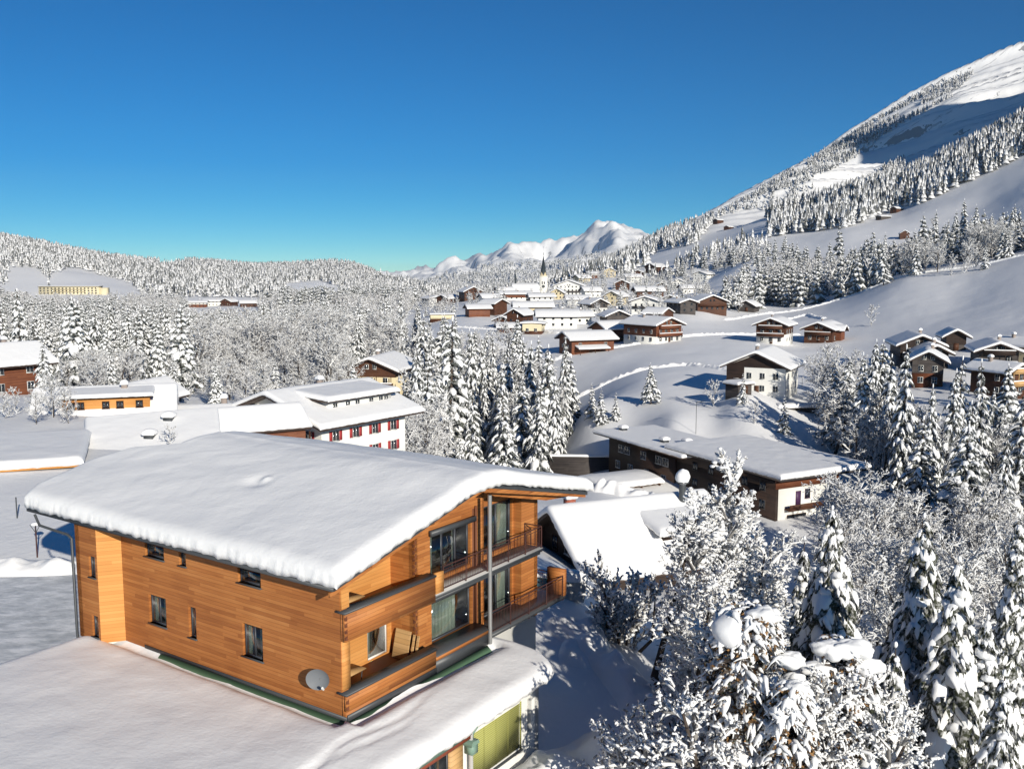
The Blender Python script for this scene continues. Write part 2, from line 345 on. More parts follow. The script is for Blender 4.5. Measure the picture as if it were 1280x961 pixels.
for c in [(-45, 5, -17), (-45, 30, -17.8), (-30, 38, -18.1), (-20, 0, -20), (20, 0, -22), (45, 10, -25), (-28, 42, -18.1), (-22, 50, -18.0), (-21, 43, -18.2), (-30, 48, -18.1), (-45, 55, -17.8), (-28, 62, -17.6), (-12, 58, -17.8), (-45, 75, -17.4), (-25, 76, -17.4),
          (2, 34, -20.6), (2, 42, -20.1), (1, 52, -19.7), (3, 61, -20), (-4, 66, -20), (7, 70, -24), (14, 80, -26), (6, 90, -26), (10, 30, -21), (12, 36, -22.5), (12, 48, -22.6), (20, 45, -25), (22, 30, -25),
          (32, 52, -29), (30, 70, -30), (45, 60, -33), (40, 90, -34), (55, 90, -36), (70, 100, -37), (30, 110, -36), (45, 125, -37.2), (38, 132, -37.0), (50, 135, -37.0), (34, 140, -37), (30, 132, -37), (42, 120, -37.5), (28, 150, -37), (15, 158, -36), (5, 150, -36), (22, 180, -37), (70, 140, -36), (90, 160, -34),
          (-40, 100, -18), (-55, 100, -17), (-25, 100, -19), (-12, 100, -22), (-5, 85, -22), (-22, 126, -24), (-32, 130, -24), (-50, 125, -18.5), (-80, 140, -19), (-100, 100, -17), (-66, 150, -20), (-45, 160, -24),
          (-18, 180, -38), (-5, 185, -42), (10, 195, -42), (-10, 230, -44), (-25, 215, -40), (-8, 290, -40), (15, 230, -38), (3, 250, -42), (-30, 290, -36), (0, 330, -33),
          (-60, 210, -26), (-90, 250, -28), (-140, 260, -27), (-100, 400, -35), (-220, 400, -34), (-60, 500, -36), (-250, 700, -42), (-120, 750, -42)]: ctl(*c)
for c in [(550, 430, 350), (620, 430, 350), (560, 405, 480), (640, 412, 430), (700, 447, 320), (760, 450, 300), (860, 440, 300), (800, 475, 240), (880, 500, 205), (740, 505, 212), (770, 495, 225), (840, 530, 182), (900, 520, 190), (980, 510, 195), (1000, 540, 180), (1000, 430, 340), (1060, 470, 240), (1080, 440, 300), (1090, 410, 360),
          (1200, 380, 370), (1280, 322, 430), (1280, 400, 300), (1400, 300, 420), (1400, 420, 260), (1280, 435, 255), (1050, 378, 470), (960, 388, 500), (1130, 350, 450), (1200, 480, 218), (1280, 500, 200), (1300, 520, 170), (900, 400, 450), (940, 420, 360), (1180, 420, 300),
          (1100, 345, 620), (1280, 310, 560), (950, 372, 640), (1280, 280, 720), (1180, 315, 700), (1000, 330, 850), (1000, 300, 1050), (1060, 290, 1000), (1150, 262, 1100), (1200, 300, 800), (1280, 240, 950), (1230, 255, 1000), (950, 275, 1500), (900, 300, 1350), (870, 330, 1000), (930, 330, 850), (920, 360, 650),
          (1080, 240, 1450), (1180, 205, 1450), (1280, 160, 1450), (1400, 110, 1450), (1110, 245, 1750), (1200, 200, 1850), (1290, 165, 1850),
          (1070, 195, 2150), (1140, 155, 2200), (1200, 125, 2200), (1280, 90, 2250), (1000, 235, 1900),
          (865, 285, 2100), (930, 254, 2400), (1000, 214, 2500), (1060, 173, 2500), (1130, 131, 2500), (1200, 96, 2500), (1280, 62, 2500), (1400, 20, 2500), (1000, 300, 3500), (1280, 200, 3500), (1400, 150, 3500), (880, 320, 3500), (800, 313, 1900), (830, 300, 2050), (760, 335, 1700), (720, 350, 1400), (800, 350, 1000), (690, 360, 1250),
          (0, 378, 950), (200, 378, 1000), (20, 366, 1080), (90, 366, 1100), (90, 345, 1250), (30, 340, 1250), (400, 380, 1100), (300, 375, 1150), (150, 355, 1250), (380, 360, 1500), (0, 300, 1800), (60, 310, 1850), (110, 321, 1900), (190, 330, 2000), (250, 330, 2000), (330, 337, 2100), (400, 332, 2300), (440, 332, 2350), (470, 348, 2250), (495, 366, 2100), (-100, 270, 1700), (-250, 250, 1700),
          (0, 330, 2600), (200, 350, 2800), (440, 355, 3000), (-200, 320, 2600), (250, 350, 1500), (450, 368, 1600), (520, 374, 1300), (600, 372, 1300), (520, 371, 2200), (640, 368, 2200), (560, 375, 900), (480, 383, 800), (670, 378, 900), (655, 376, 880), (620, 374, 950),
          (500, 366, 4200), (600, 362, 4200), (700, 352, 4200), (780, 335, 4200), (560, 348, 6000), (640, 330, 6000), (700, 333, 6000), (740, 312, 6000), (790, 305, 6000), (470, 352, 8800), (500, 344, 8500), (560, 336, 8000), (600, 322, 7600), (640, 308, 7300), (670, 316, 7200), (700, 316, 7000), (722, 298, 6900), (745, 287, 6800), (775, 285, 6800), (800, 292, 6800), (850, 310, 6800), (950, 320, 6800),
          (640, 335, 11000), (500, 345, 11000), (745, 335, 10500), (850, 335, 10500), (100, 345, 9000), (-300, 340, 9000), (1200, 330, 9000), (1700, 330, 9000), (1700, 0, 2400), (1700, 230, 900), (1700, 330, 400), (-300, 400, 500), (-300, 375, 950), (-300, 450, 250), (1700, 480, 200), (1600, 640, 100)]: cpx(*c)
CT = np.array(CT)
Y0 = 20.0
def dom(X, Y): return np.stack([X / (Y + Y0) * 6.0, np.log(Y + Y0) * 2.2], -1)
_P = dom(CT[:, 0], CT[:, 1]); _W = CT[:, 2] / (CT[:, 1] + Y0)
def _k(d2): return 0.5 * d2 * np.log(d2 + 1e-9)
_n = len(_P); _A = np.zeros((_n + 3, _n + 3))
_A[:_n, :_n] = _k(((_P[:, None] - _P[None]) ** 2).sum(-1)) + np.eye(_n) * 0.0025
_A[:_n, _n] = 1; _A[:_n, _n + 1:] = _P; _A[_n:, :_n] = _A[:_n, _n:].T
_S = np.linalg.solve(_A, np.concatenate([_W, np.zeros(3)]))
def sm(a, b, x): t_ = np.clip((x - a) / (b - a), 0, 1); return t_ * t_ * (3 - 2 * t_)
def H(X, Y):
    X = np.atleast_1d(np.asarray(X, float)); Y = np.atleast_1d(np.asarray(Y, float)); sh = X.shape; X = X.ravel(); Y = Y.ravel()
    out = np.empty(len(X))
    for i in range(0, len(X), 20000):
        P = dom(X[i:i + 20000], Y[i:i + 20000]); d2 = ((P[:, None, :] - _P[None]) ** 2).sum(-1)
        out[i:i + 20000] = _k(d2) @ _S[:_n] + _S[_n] + P @ _S[_n + 1:]
    z = out * (Y + Y0)
    z = z + 0.5 * fbm(X / 9, Y / 9, 3, 3) * sm(60, 90, Y) + 0.15 * fbm(X / 2.2, Y / 2.2, 2, 9) * sm(4, 12, X) * sm(120, 60, Y)
    z = z + 4.0 * fbm(X / 70, Y / 70, 3, 5) * sm(500, 900, Y)
    mt = sm(1300, 2100, Y) * sm(150, 600, X) * sm(4200, 3000, Y)          # gullies of the near mountain, running down its fall line
    q = (Y * 0.97 + X * 0.25) + 40 * fbm(X / 400, Y / 400, 2, 27); w = (X * 0.97 - Y * 0.25); mt = mt * (0.6 + 0.4 * sm(2560, 2300, Y))
    rg = lambda a, b, sd_: 1 - np.abs(2 * vnoise(a, b, sd_) - 1)
    z = z + mt * (46 * (vnoise(q / 150, w / 2600, 21) - 0.5) + 34 * (rg(q / 85, w / 1500, 22) - 0.5) + 22 * (rg(q / 34, w / 700, 24) - 0.5) + 9 * (rg(q / 15, w / 260, 26) - 0.5) + 8 * fbm(X / 40, Y / 40, 3, 23))
    fr_ = sm(4200, 6000, Y)
    rid = 1 - np.abs(fbm(X / 900, Y / 900, 4, 31)) * 4
    z = z + fr_ * (120 * (rid - 0.62) + 190 * fbm(X / 170, Y / 500, 5, 32) - 60 * np.abs(fbm(X / 90 + Y / 260, Y / 700, 3, 34)))
    z = z + 620 * np.exp(-((X - 1320) / 300) ** 2 - ((Y - 1120) / 420) ** 2)  # unseen mound added right of the frame to cast shade on the mountain flank
    return z.reshape(sh)
def Hs(x, y): return float(H(x, y)[0])

cols = np.concatenate([np.linspace(-1.6, -0.62, 40)[:-1], np.linspace(-0.62, 0.62, 440), np.linspace(0.62, 1.6, 40)[1:]])
_g = lambda a, b, k: np.exp(np.linspace(math.log(a), math.log(b), k, endpoint=False))
rows = np.concatenate([_g(6, 1520, 410), _g(1520, 2720, 250), _g(2720, 5600, 50), _g(5600, 8800, 170), _g(8800, 13100, 20)]) - Y0
GX, GY = np.meshgrid(cols, rows); GX = GX * (GY + Y0)
GZ = H(GX, GY)
nc, nr = len(cols), len(rows)
ii = (np.arange(nr - 1)[:, None] * nc + np.arange(nc - 1)[None]).ravel()
m = MB(); m.add(np.stack([GX.ravel(), GY.ravel(), GZ.ravel()], 1), np.stack([ii, ii + 1, ii + nc + 1, ii + nc], 1))
TERR = snow_mat('snow_ground', (0.88, 0.875, 0.865), 1.3, 0.12, 0.5, 0.12)
t = NT(TERR); g = t.new('ShaderNodeNewGeometry'); sx = t.new('ShaderNodeSeparateXYZ'); t.link(g.outputs['Position'], sx.inputs[0]); s2 = t.new('ShaderNodeSeparateXYZ'); t.link(g.outputs['Normal'], s2.inputs[0])
far = t.math('GREATER_THAN', sx.outputs[1], 1600.0)
rk = t.math('ADD', s2.outputs[2], t.math('MULTIPLY', t.math('SUBTRACT', t.noise(g.outputs['Position'], 0.02, 5, 0.7), 0.5), 0.9))
rockf = t.math('MULTIPLY', far, t.math('LESS_THAN', rk, 0.5))
t.link(t.mix(t.math('MULTIPLY', rockf, 0.75), (0.88, 0.875, 0.865), (0.16, 0.16, 0.17)), t.b.inputs['Base Color'])
q_ = t.new('ShaderNodeMapping'); q_.inputs['Rotation'].default_value = (0, 0, R(14)); q_.inputs['Scale'].default_value = (0.010, 0.10, 0.02); t.link(g.outputs['Position'], q_.inputs['Vector'])
st_ = t.noise(q_.outputs[0], 1.0, 5, 0.65)
t.link(t.mix(t.math('MAXIMUM', t.math('MULTIPLY', rockf, 0.75), t.math('MULTIPLY', far, t.math('MULTIPLY', t.math('MULTIPLY', t.math('GREATER_THAN', sx.outputs[1], 2050.0), t.math('GREATER_THAN', st_, 0.62)), 0.4))), (0.88, 0.875, 0.865), (0.17, 0.17, 0.18)), t.b.inputs['Base Color'])
m.obj('snowy_ground', TERR, smooth=True, kind='structure')
# visibility horizon: running maximum of slope along view columns
ACOL = np.linspace(-0.62, 0.62, 200); YR = np.exp(np.linspace(math.log(25), math.log(9000), 260))
AX, AY = np.meshgrid(ACOL, YR); AS = H(AX * AY, AY) / AY; AM = np.maximum.accumulate(AS, 0)
def hidden(X, Y, top):
    i = np.clip(np.searchsorted(YR, Y * 0.97) - 1, 0, len(YR) - 1); j = np.clip(((X / Y + 0.62) / 1.24 * 199).round().astype(int), 0, 199)
    return top / Y < AM[i, j] - 0.001

# ------------------------------------------------------------------ snow lying on roofs
def edge_steps(L, r, mid):
    e = [0, 0.04 * r, 0.15 * r, 0.35 * r, 0.65 * r, r]
    if L < 2.4 * r: return np.linspace(0, L, 9)
    k = 2 * max(1, int(math.ceil((L - 2 * r) / mid / 2))); return np.concatenate([e, np.linspace(r, L - r, k + 1)[1:-1], L - np.array(e[::-1])])
def snow_slab(mb, P, Ls, Lt, T, r=0.5, mid=1.5, jit=0.04, cut=0.5, fine=None, seed=0, bump=0.03, melt=None):
    """P(s,t) -> (x,y,z) of the roof surface, s,t in 0..1 ; a pillow of snow of thickness T with rounded rims"""
    S = edge_steps(Ls, r, mid); U = edge_steps(Lt, r, mid)
    if fine: 
        def ref(a, f):
            o = [a[0]]
            for i in range(1, len(a)):
                k = max(1, int(math.ceil((a[i] - a[i - 1]) / f))); o += list(a[i - 1] + (a[i] - a[i - 1]) * np.arange(1, k + 1) / k)
            return np.array(o)
        S = ref(S, fine); U = ref(U, fine)
    s, t_ = np.meshgrid(S, U, indexing='ij'); ns, nt = s.shape
    es = np.minimum(s, Ls - s); et = np.minimum(t_, Lt - t_)
    pr = lambda e: np.sqrt(np.clip(1 - (1 - np.clip(e / r, 0, 1)) ** 2, 0, 1))
    prof = cut + (1 - cut) * pr(es) * pr(et)
    X, Y, Z = P(s / Ls, t_ / Lt)
    cx, cy = X.mean(), Y.mean()
    Zt = Z + T * prof + bump * T * 4 * fbm(s / 1.7 + seed * 3.1, t_ / 1.7, 3, seed) * np.clip(np.minimum(es, et) / r + 0.3, 0, 1)
    if melt is not None: Zt = Zt + melt(X, Y)
    top = np.stack([X, Y, Zt], -1).reshape(-1, 3)
    I = (np.arange(ns - 1)[:, None] * nt + np.arange(nt - 1)[None]).ravel()
    rim = np.concatenate([np.arange(nt), np.arange(1, ns) * nt + nt - 1, (ns - 1) * nt + np.arange(nt - 2, -1, -1), np.arange(ns - 2, 0, -1) * nt])
    k = len(rim); rt = top[rim]; rb = np.stack([X.ravel()[rim], Y.ravel()[rim], Z.ravel()[rim]], 1)
    nrm = np.stack([np.gradient(np.concatenate([rb[-1:, 1], rb[:, 1], rb[:1, 1]]))[1:-1], -np.gradient(np.concatenate([rb[-1:, 0], rb[:, 0], rb[:1, 0]]))[1:-1], np.zeros(k)], 1)
    nrm /= np.linalg.norm(nrm, axis=1)[:, None] + 1e-9
    if ((rb - [cx, cy, 0]) * nrm).sum() < 0: nrm = -nrm
    al = np.cumsum(np.linalg.norm(np.diff(rb, axis=0, prepend=rb[:1]), axis=1))
    j1 = jit * (vnoise(al / 1.1, al * 0, seed + 5) * 1.2 - 0.3) + jit * 1.5 * (vnoise(al / 0.17, al * 0, seed + 6) - 0.5)
    j2 = jit * (vnoise(al / 0.22, al * 0, seed + 8) * 1.6 - 0.3)
    top[rim] += nrm * (j1 * 0.4)[:, None]
    midv = rb * 0.5 + rt * 0.5 + nrm * (0.03 + j1)[:, None]
    bot = rb + nrm * (j2 * 0.8)[:, None]; bot[:, 2] -= 0.01 + np.abs(j2) * 0.9
    inn = rb - nrm * 0.15
    allv = np.concatenate([top, midv, bot, inn]); n0 = len(top); a = np.arange(k); b = (a + 1) % k
    mb.add(allv, np.stack([I, I + nt, I + nt + 1, I + 1], 1))
    for lo, hi in ((rim, n0), (None, n0 + k)):
        A = rim if lo is not None else n0 + np.arange(k); mb_f = np.stack([A[a], A[b], hi + b, hi + a], 1); mb.F.append((mb_f + mb.n - len(allv), 0))
    mb.F.append((np.stack([n0 + k + a, n0 + k + b, n0 + 2 * k + b, n0 + 2 * k + a], 1) + mb.n - len(allv), 0))
    return mb

# ------------------------------------------------------------------ walls with openings
def wall(mb, O, A, N, L, z0, ztop, holes, th=0.3, m=0, mj=0, step=None):
    """outer face through O along unit A (xy), outward normal N; ztop(x) or number; holes = [(x0,x1,z0,z1)]"""
    O = np.asarray(O, float); A = np.asarray(A, float); N = np.asarray(N, float); zf = ztop if callable(ztop) else (lambda x: ztop)
    xs = sorted(set([0, L] + [h[0] for h in holes] + [h[1] for h in holes] + (list(step) if step else []))); zs = sorted(set([z0, 50] + [h[2] for h in holes] + [h[3] for h in holes]))
    def pt(x, z, d): p = O + A * x - N * d; return (p[0], p[1], z)
    for i in range(len(xs) - 1):
        for j in range(len(zs) - 1):
            xa, xb, za, zb = xs[i], xs[i + 1], zs[j], zs[j + 1]
            if any(h[0] <= xa + 1e-6 and h[1] >= xb - 1e-6 and h[2] <= za + 1e-6 and h[3] >= zb - 1e-6 for h in holes): continue
            ta, tb = zf(xa + 1e-4), zf(xb - 1e-4)
            if za >= max(ta, tb) - 1e-6: continue
            for d in (0, th): mb.add([pt(xa, za, d), pt(xb, za, d), pt(xb, min(zb, tb), d), pt(xa, min(zb, ta), d)], [(0, 1, 2, 3)], m)
    for h in holes:
        q = [(h[0], h[2]), (h[1], h[2]), (h[1], h[3]), (h[0], h[3])]
        for a in range(4):
            p, r_ = q[a], q[(a + 1) % 4]; mb.add([pt(*p, 0), pt(*r_, 0), pt(*r_, th), pt(*p, th)], [(0, 1, 2, 3)], mj)
    for x in (0, L):
        mb.add([pt(x, z0, 0), pt(x, z0, th), pt(x, zf(abs(x - 1e-4)), th), pt(x, zf(abs(x - 1e-4)), 0)], [(0, 1, 2, 3)], mj)
def frameT(O, A, N):
    O = np.asarray(O, float); A = np.asarray(A, float); N = np.asarray(N, float)
    return lambda v: O + np.outer(v[:, 0], A) + np.outer(v[:, 1], N) + np.outer(v[:, 2], (0, 0, 1))
def window(par, O, A, N, x0, x1, z0, z1, fm, inset=0.1, fw=0.07, mull=1, pane=None, curtain=None, name='window', label=None, sill=None, trans=None, depth=0.3):
    """real window in a wall opening: frame, glass pane, and what hangs behind it"""
    T = frameT(O, A, N); m = MB(); y0, y1 = -inset - 0.05, -inset
    m.box(x0, x0 + fw, y0, y1, z0, z1, T=T); m.box(x1 - fw, x1, y0, y1, z0, z1, T=T); m.box(x0 + fw, x1 - fw, y0, y1, z0, z0 + fw, T=T); m.box(x0 + fw, x1 - fw, y0, y1, z1 - fw, z1, T=T)
    for k in range(1, mull):
        xm = x0 + (x1 - x0) * k / mull; m.box(xm - fw * 0.6, xm + fw * 0.6, y0 - 0.002, y1 + 0.002, z0 + fw, z1 - fw, T=T)
    if trans: m.box(x0 + fw, x1 - fw, y0 - 0.001, y1 + 0.001, trans - 0.03, trans + 0.03, T=T)
    w = m.obj(name, fm, par, label=label)
    g = MB().box(x0 + fw * 0.5, x1 - fw * 0.5, y0 + 0.015, y0 + 0.03, z0 + fw * 0.5, z1 - fw * 0.5, T=T).obj('pane', pane or GLASS, w)
    if curtain:
        c = MB()
        for (a, b) in curtain:
            n_ = max(2, int((b - a) * (x1 - x0) / 0.06)); xx = x0 + (x1 - x0) * np.linspace(a, b, n_); yy = y0 - 0.12 + 0.03 * np.sin(np.arange(n_) * 1.7)
            V = T(np.array([(x, y, z) for x, y in zip(xx, yy) for z in (z0 - 0.02, z1 + 0.02)])); c.add(V, [(2 * i, 2 * i + 2, 2 * i + 3, 2 * i + 1) for i in range(n_ - 1)])
        c.obj('curtain', CURT, w)
    if sill: MB().box(x0 - 0.06, x1 + 0.06, -inset, 0.07, z0 - 0.04, z0, T=T).obj('sill', sill, w)
    return w

# ------------------------------------------------------------------ the big timber house with the thick snow roof (local x = b along the gable, y = a along the long wall)
HT = R(34.5)
HP = at(434, 890, 33.0)
HROT = math.pi / 2 - HT
hv = np.array([math.sin(HT), math.cos(HT), 0]); hu = np.array([-math.cos(HT), math.sin(HT), 0])
house = thing('timber_house', tuple(HP), HROT, 'large orange larch-timber house with balconies under one thick unbroken snow roof in the foreground', 'house')
def zr(b): return 5.05 + (b + 1) * 0.2222 if b < 8 else 7.05 - (b - 8) * 0.2345
def zu(b): return zr(b) - 0.34
X_, Y_, NX, NY = (1, 0, 0), (0, 1, 0), (-1, 0, 0), (0, -1, 0)
# long wall: outer face at b=0, along a ; coordinates x=a
LW = [(4.43, 5.60, 0.83, 2.17, 2), (8.45, 8.93, 0.83, 2.15, 1), (10.42, 11.6, 0.88, 2.15, 2), (4.43, 5.75, 3.78, 4.42, 1), (8.95, 9.4, 3.8, 4.42, 1), (10.4, 11.7, 3.80, 4.42, 1)]
m = MB()
wall(m, (0, 0.25, 0), Y_, NX, 13.15, -0.35, zu(0) + 0.02, [(a - 0.25, b - 0.25, c, d) for a, b, c, d, _ in LW], 0.35)
# bay: diagonal and outer piece at the far end
c45 = math.sqrt(0.5); dl = math.hypot(0.8, 0.6); dA = np.array([-0.8, 0.6, 0]) / dl; dN = np.array([-0.6, -0.8, 0]) / dl
wall(m, (-0.8, 14.0, 0), Y_, NX, 1.6, -0.35, zu(-0.8), [(0.15, 0.62, 2.55, 3.5), (0.15, 0.62, -0.15, 0.82)], 0.3)
wall(m, (-0.8, 15.6, 0), X_, Y_, 14.95, -0.35, zu(-0.8), [], 0.3)
wall(m, (14.15, 1.0, 0), Y_, X_, 14.6, -0.9, zu(14.15), [], 0.3)
m.obj('wall', WOOD, house)
m = MB(); wall(m, (0.0, 13.4, 0), dA, dN, dl, -0.35, zu(-0.4), [], 0.2); m.obj('bay_wall', WOODL, house, label='slanting bay wall with sunlight put into its paler board colour')  # brighter sun on the slanting face is painted in with the paler boards
m = MB().box(-0.76, 14.1, 13.9, 15.55, -4.3, -0.36).box(0.05, 14.1, 1.05, 13.899, -4.3, -0.36); m.obj('base_wall', PLW, house)
# gable side
m = MB()
m.box(0.0, 5.1, 0.0, 0.16, 2.62, 3.66); m.box(0.0, 5.1, 0.0, 0.16, 0.0, 0.6)          # parapets (outer plane)
m.box(0.0, 0.16, 0.161, 0.249, 2.62, 3.66); m.box(0.0, 0.16, 0.161, 0.249, -0.35, 0.6)
m.box(0.16, 5.1, 0.25, 2.35, 2.62, 2.78)                                             # loggia ceiling boards
m.box(5.0, 5.1, 0.17, 0.95, 2.62, 3.6)
m.obj('parapet', WOOD, house)
m = MB(); 
m.box(0.03, 0.42, 0.2, 0.5, 0.74, 2.61); m.prism([(0.03, 3.79), (0.42, 3.79), (0.42, zu(0.42)), (0.03, zu(0.03))], 'y', 0.2, 0.5); m.obj('corner_post', WOODL, house)
m = MB()
wall(m, (0.36, 2.3, 0), X_, NY, 4.7, 0, lambda x: zu(x + 0.36), [(0.9, 2.0, 3.0, 4.85), (3.55 - 0.36, 4.75 - 0.36, 0.12, 2.3)], 0.25)
m.obj('loggia_back_wall', WOODL, house)
m = MB(); wall(m, (5.0, 1.0, 0), Y_, NX, 1.31, 0, zu(5.0), [], 0.2); m.obj('loggia_side_wall', WOOD, house)
m = MB()
for zc in np.arange(0.15, 6.0, 0.29):                                                 # dovetailed log ends at the loggia corner
    if 2.4 < zc < 2.95: continue
    if zc > zu(5) - 0.15: break
    m.prism([(0.99, zc - 0.05), (0.99, zc + 0.05), (1.1, zc + 0.09), (1.1, zc - 0.09)], 'x', 4.985, 5.03)
    m.prism([(5.02, zc + 0.08), (5.02, zc + 0.18), (5.12, zc + 0.22), (5.12, zc + 0.04)], 'y', 0.985, 1.03)
for zc in list(np.arange(2.7, 3.6, 0.24)) + list(np.arange(0.06, 0.5, 0.24)):
    m.prism([(-0.008, zc - 0.0), (-0.008, zc + 0.12), (0.1, zc + 0.15), (0.1, zc - 0.03)], 'y', -0.008, 0.03)
m.obj('dovetail_joints', WOODR, house)
gst = [8.0 - 5.0]
m = MB()
wall(m, (5.0, 1.0, 0), X_, NY, 4.75, 0.1, lambda x: zu(x + 5.0), [(1.0, 3.78, 3.05, 4.98), (1.05, 3.85, 0.3, 2.12)], 0.3, step=gst)
wall(m, (9.75, 1.0, 0), Y_, X_, 0.5, -0.3, zu(9.75), [], 0.1)
wall(m, (9.75, 1.45, 0), X_, NY, 4.4, -0.4, lambda x: zu(x + 9.75), [(0.55, 2.85, -0.05, 2.42), (0.55, 2.85, 2.95, 5.2)], 0.3)
wall(m, (12.75, 1.0, 0), X_, NY, 1.4, -0.4, lambda x: zu(x + 12.75), [], 0.45)
m.obj('gable_wall', WOOD, house)
m = MB().box(0.37, 14.0, 1.35, 15.4, 2.45, 2.6); m.box(0.4, 14.0, 2.6, 15.4, -0.35, -0.02); m.obj('inner_floor', INTER, house)
m = MB().box(5.35, 9.7, 4.6, 4.7, -0.02, 2.45); m.box(5.35, 9.7, 4.6, 4.7, 2.61, 5.3); m.obj('inner_room_wall', CURT, house)
# floors of the loggias and balconies
MB().box(0.17, 5.0, 0.17, 2.3, 0.0, 0.06).obj('loggia_floor', DECK, house)
MB().box(0.17, 5.0, 0.17, 2.3, 2.9, 2.96).obj('loggia_floor', DECK, house)
m = MB(); m.box(-0.05, 5.12, -0.05, 0.45, 3.661, 3.74); m.box(-0.05, 5.12, -0.05, 0.45, 0.601, 0.68); 
m.box(5.121, 9.0, -0.03, 0.98, 0.3, 0.34)
m.obj('coping', DARK, house)
MB().box(5.12, 13.05, 0.0, 1.0, 2.74, 2.88).obj('balcony_slab', DARK, house); MB().box(5.12, 13.05, -0.03, 1.0, 2.881, 2.92).obj('balcony_edge', PLG, house)
MB().box(5.13, 12.9, 0.03, 0.98, 2.4 + 0.23, 2.738).obj('balcony_beam', DARK, house)
MB().box(8.82, 15.15, 0.0, 1.44, -0.16, 0.0).box(14.16, 15.15, 1.44, 3.6, -0.16, 0.0).obj('balcony_slab', DARK, house)
MB().box(5.13, 8.7, 0.02, 0.98, -0.38, 0.13).obj('plinth', DARK, house, label='dark grey sheet band below the lower big window')
MB().box(5.13, 8.7, -0.0, 0.97, 0.131, 0.298).obj('sill_board', WOOD, house)
MB().box(5.14, 5.62, -0.02, 0.14, 2.93, 3.78).obj('rail_post_box', WOODL, house)
MB().box(14.95, 15.2, -0.02, 0.95, 0.0, 1.3).obj('balcony_end_panel', WOOD, house)
def railing(P0_, P1, h=1.02, z=0.0, gap=0.115):
    P0_ = np.array([*P0_, z]); P1 = np.array([*P1, z]); L = np.linalg.norm(P1 - P0_); d = (P1 - P0_) / L; m = MB(); up = np.array([0, 0, 1.0])
    m.tube([P0_ + up * h, P1 + up * h], 0.028, 6); m.tube([P0_ + up * 0.1, P1 + up * 0.1], 0.016, 5); m.tube([P0_ + up * (h - 0.14), P1 + up * (h - 0.14)], 0.014, 5)
    n_ = max(2, int(L / 1.35) + 1)
    for x in np.linspace(0, L, n_): m.tube([P0_ + d * x - up * 0.2, P0_ + d * x + up * h], 0.026, 5)
    r_ = m.obj('railing', RAIL, house); b = MB()
    for x in np.arange(gap, L, gap): b.tube([P0_ + d * x + up * 0.1, P0_ + d * x + up * (h - 0.14)], 0.011, 4, cap=False)
    b.obj('balusters', RAIL, r_)
railing((5.65, 0.03), (8.68, 0.03), z=2.92); railing((8.95, 0.03), (13.0, 0.03), z=2.92); railing((13.0, 0.04), (13.0, 0.98), z=2.92)
railing((8.95, 0.03), (14.95, 0.03), z=0.0); railing((15.1, 0.95), (15.1, 3.5), z=0.0)
MB().tube([(8.8, -0.02, -0.35), (8.8, -0.02, zu(8.8) - 0.25)], 0.095, 16).obj('support_column', STEEL, house, smooth=True)
MB().box(9.05, 9.12, 0.9, 0.99, -0.3, 5.6).box(8.9, 9.04, 0.985, 0.995, -0.1, 5.5).obj('drain_pipe', DECK, house)
# windows
for i, (a, b, c, d, mu) in enumerate(LW):
    cu = {0: [(0.06, 0.42), (0.6, 0.95)], 1: [(0.1, 0.8)], 2: [(0.05, 0.4), (0.62, 0.95)]}.get(i)
    w = window(house, (0, 0, 0), Y_, NX, a, b, c, d, FRAME, 0.12, 0.08, mu, curtain=cu, sill=DARK)
window(house, (-0.8, 14.0, 0), Y_, NX, 0.15, 0.62, 2.55, 3.5, FRAME, 0.1, 0.07, 2, sill=DARK); window(house, (-0.8, 14.0, 0), Y_, NX, 0.15, 0.62, -0.15, 0.82, FRAME, 0.1, 0.07, 1, sill=DARK)
window(house, (5.0, 1.0, 0), X_, NY, 1.0, 3.78, 3.05, 4.98, FRAME, 0.14, 0.09, 3, curtain=[(0.02, 0.16), (0.66, 0.72)], name='picture_window')
window(house, (5.0, 1.0, 0), X_, NY, 1.05, 3.85, 0.3, 2.12, FRAME, 0.14, 0.09, 1, curtain=[(0.0, 0.72)], name='picture_window')
window(house, (9.75, 1.45, 0), X_, NY, 0.55, 2.85, -0.05, 2.42, FRAME, 0.1, 0.09, 2, curtain=[(0.55, 0.9)], name='balcony_door'); window(house, (9.75, 1.45, 0), X_, NY, 0.55, 2.85, 2.95, 5.2, FRAME, 0.1, 0.09, 2, curtain=[(0.5, 0.95)], name='balcony_door')
window(house, (0.36, 2.3, 0), X_, NY, 0.9, 2.0, 3.0, 4.85, FRAME, 0.05, 0.08, 1, name='loggia_door'); window(house, (0.36, 2.3, 0), X_, NY, 3.19, 4.39, 0.12, 2.3, WFRAME, 0.05, 0.08, 1, curtain=[(0.1, 0.3)], name='loggia_door')
MB().box(5.9, 8.95, 0.8, 0.995, 4.98, 5.2).obj('shutter_box', DARK, house); MB().box(5.9, 8.95, 0.82, 0.995, 2.12, 2.62).obj('shutter_box', DARK, house)
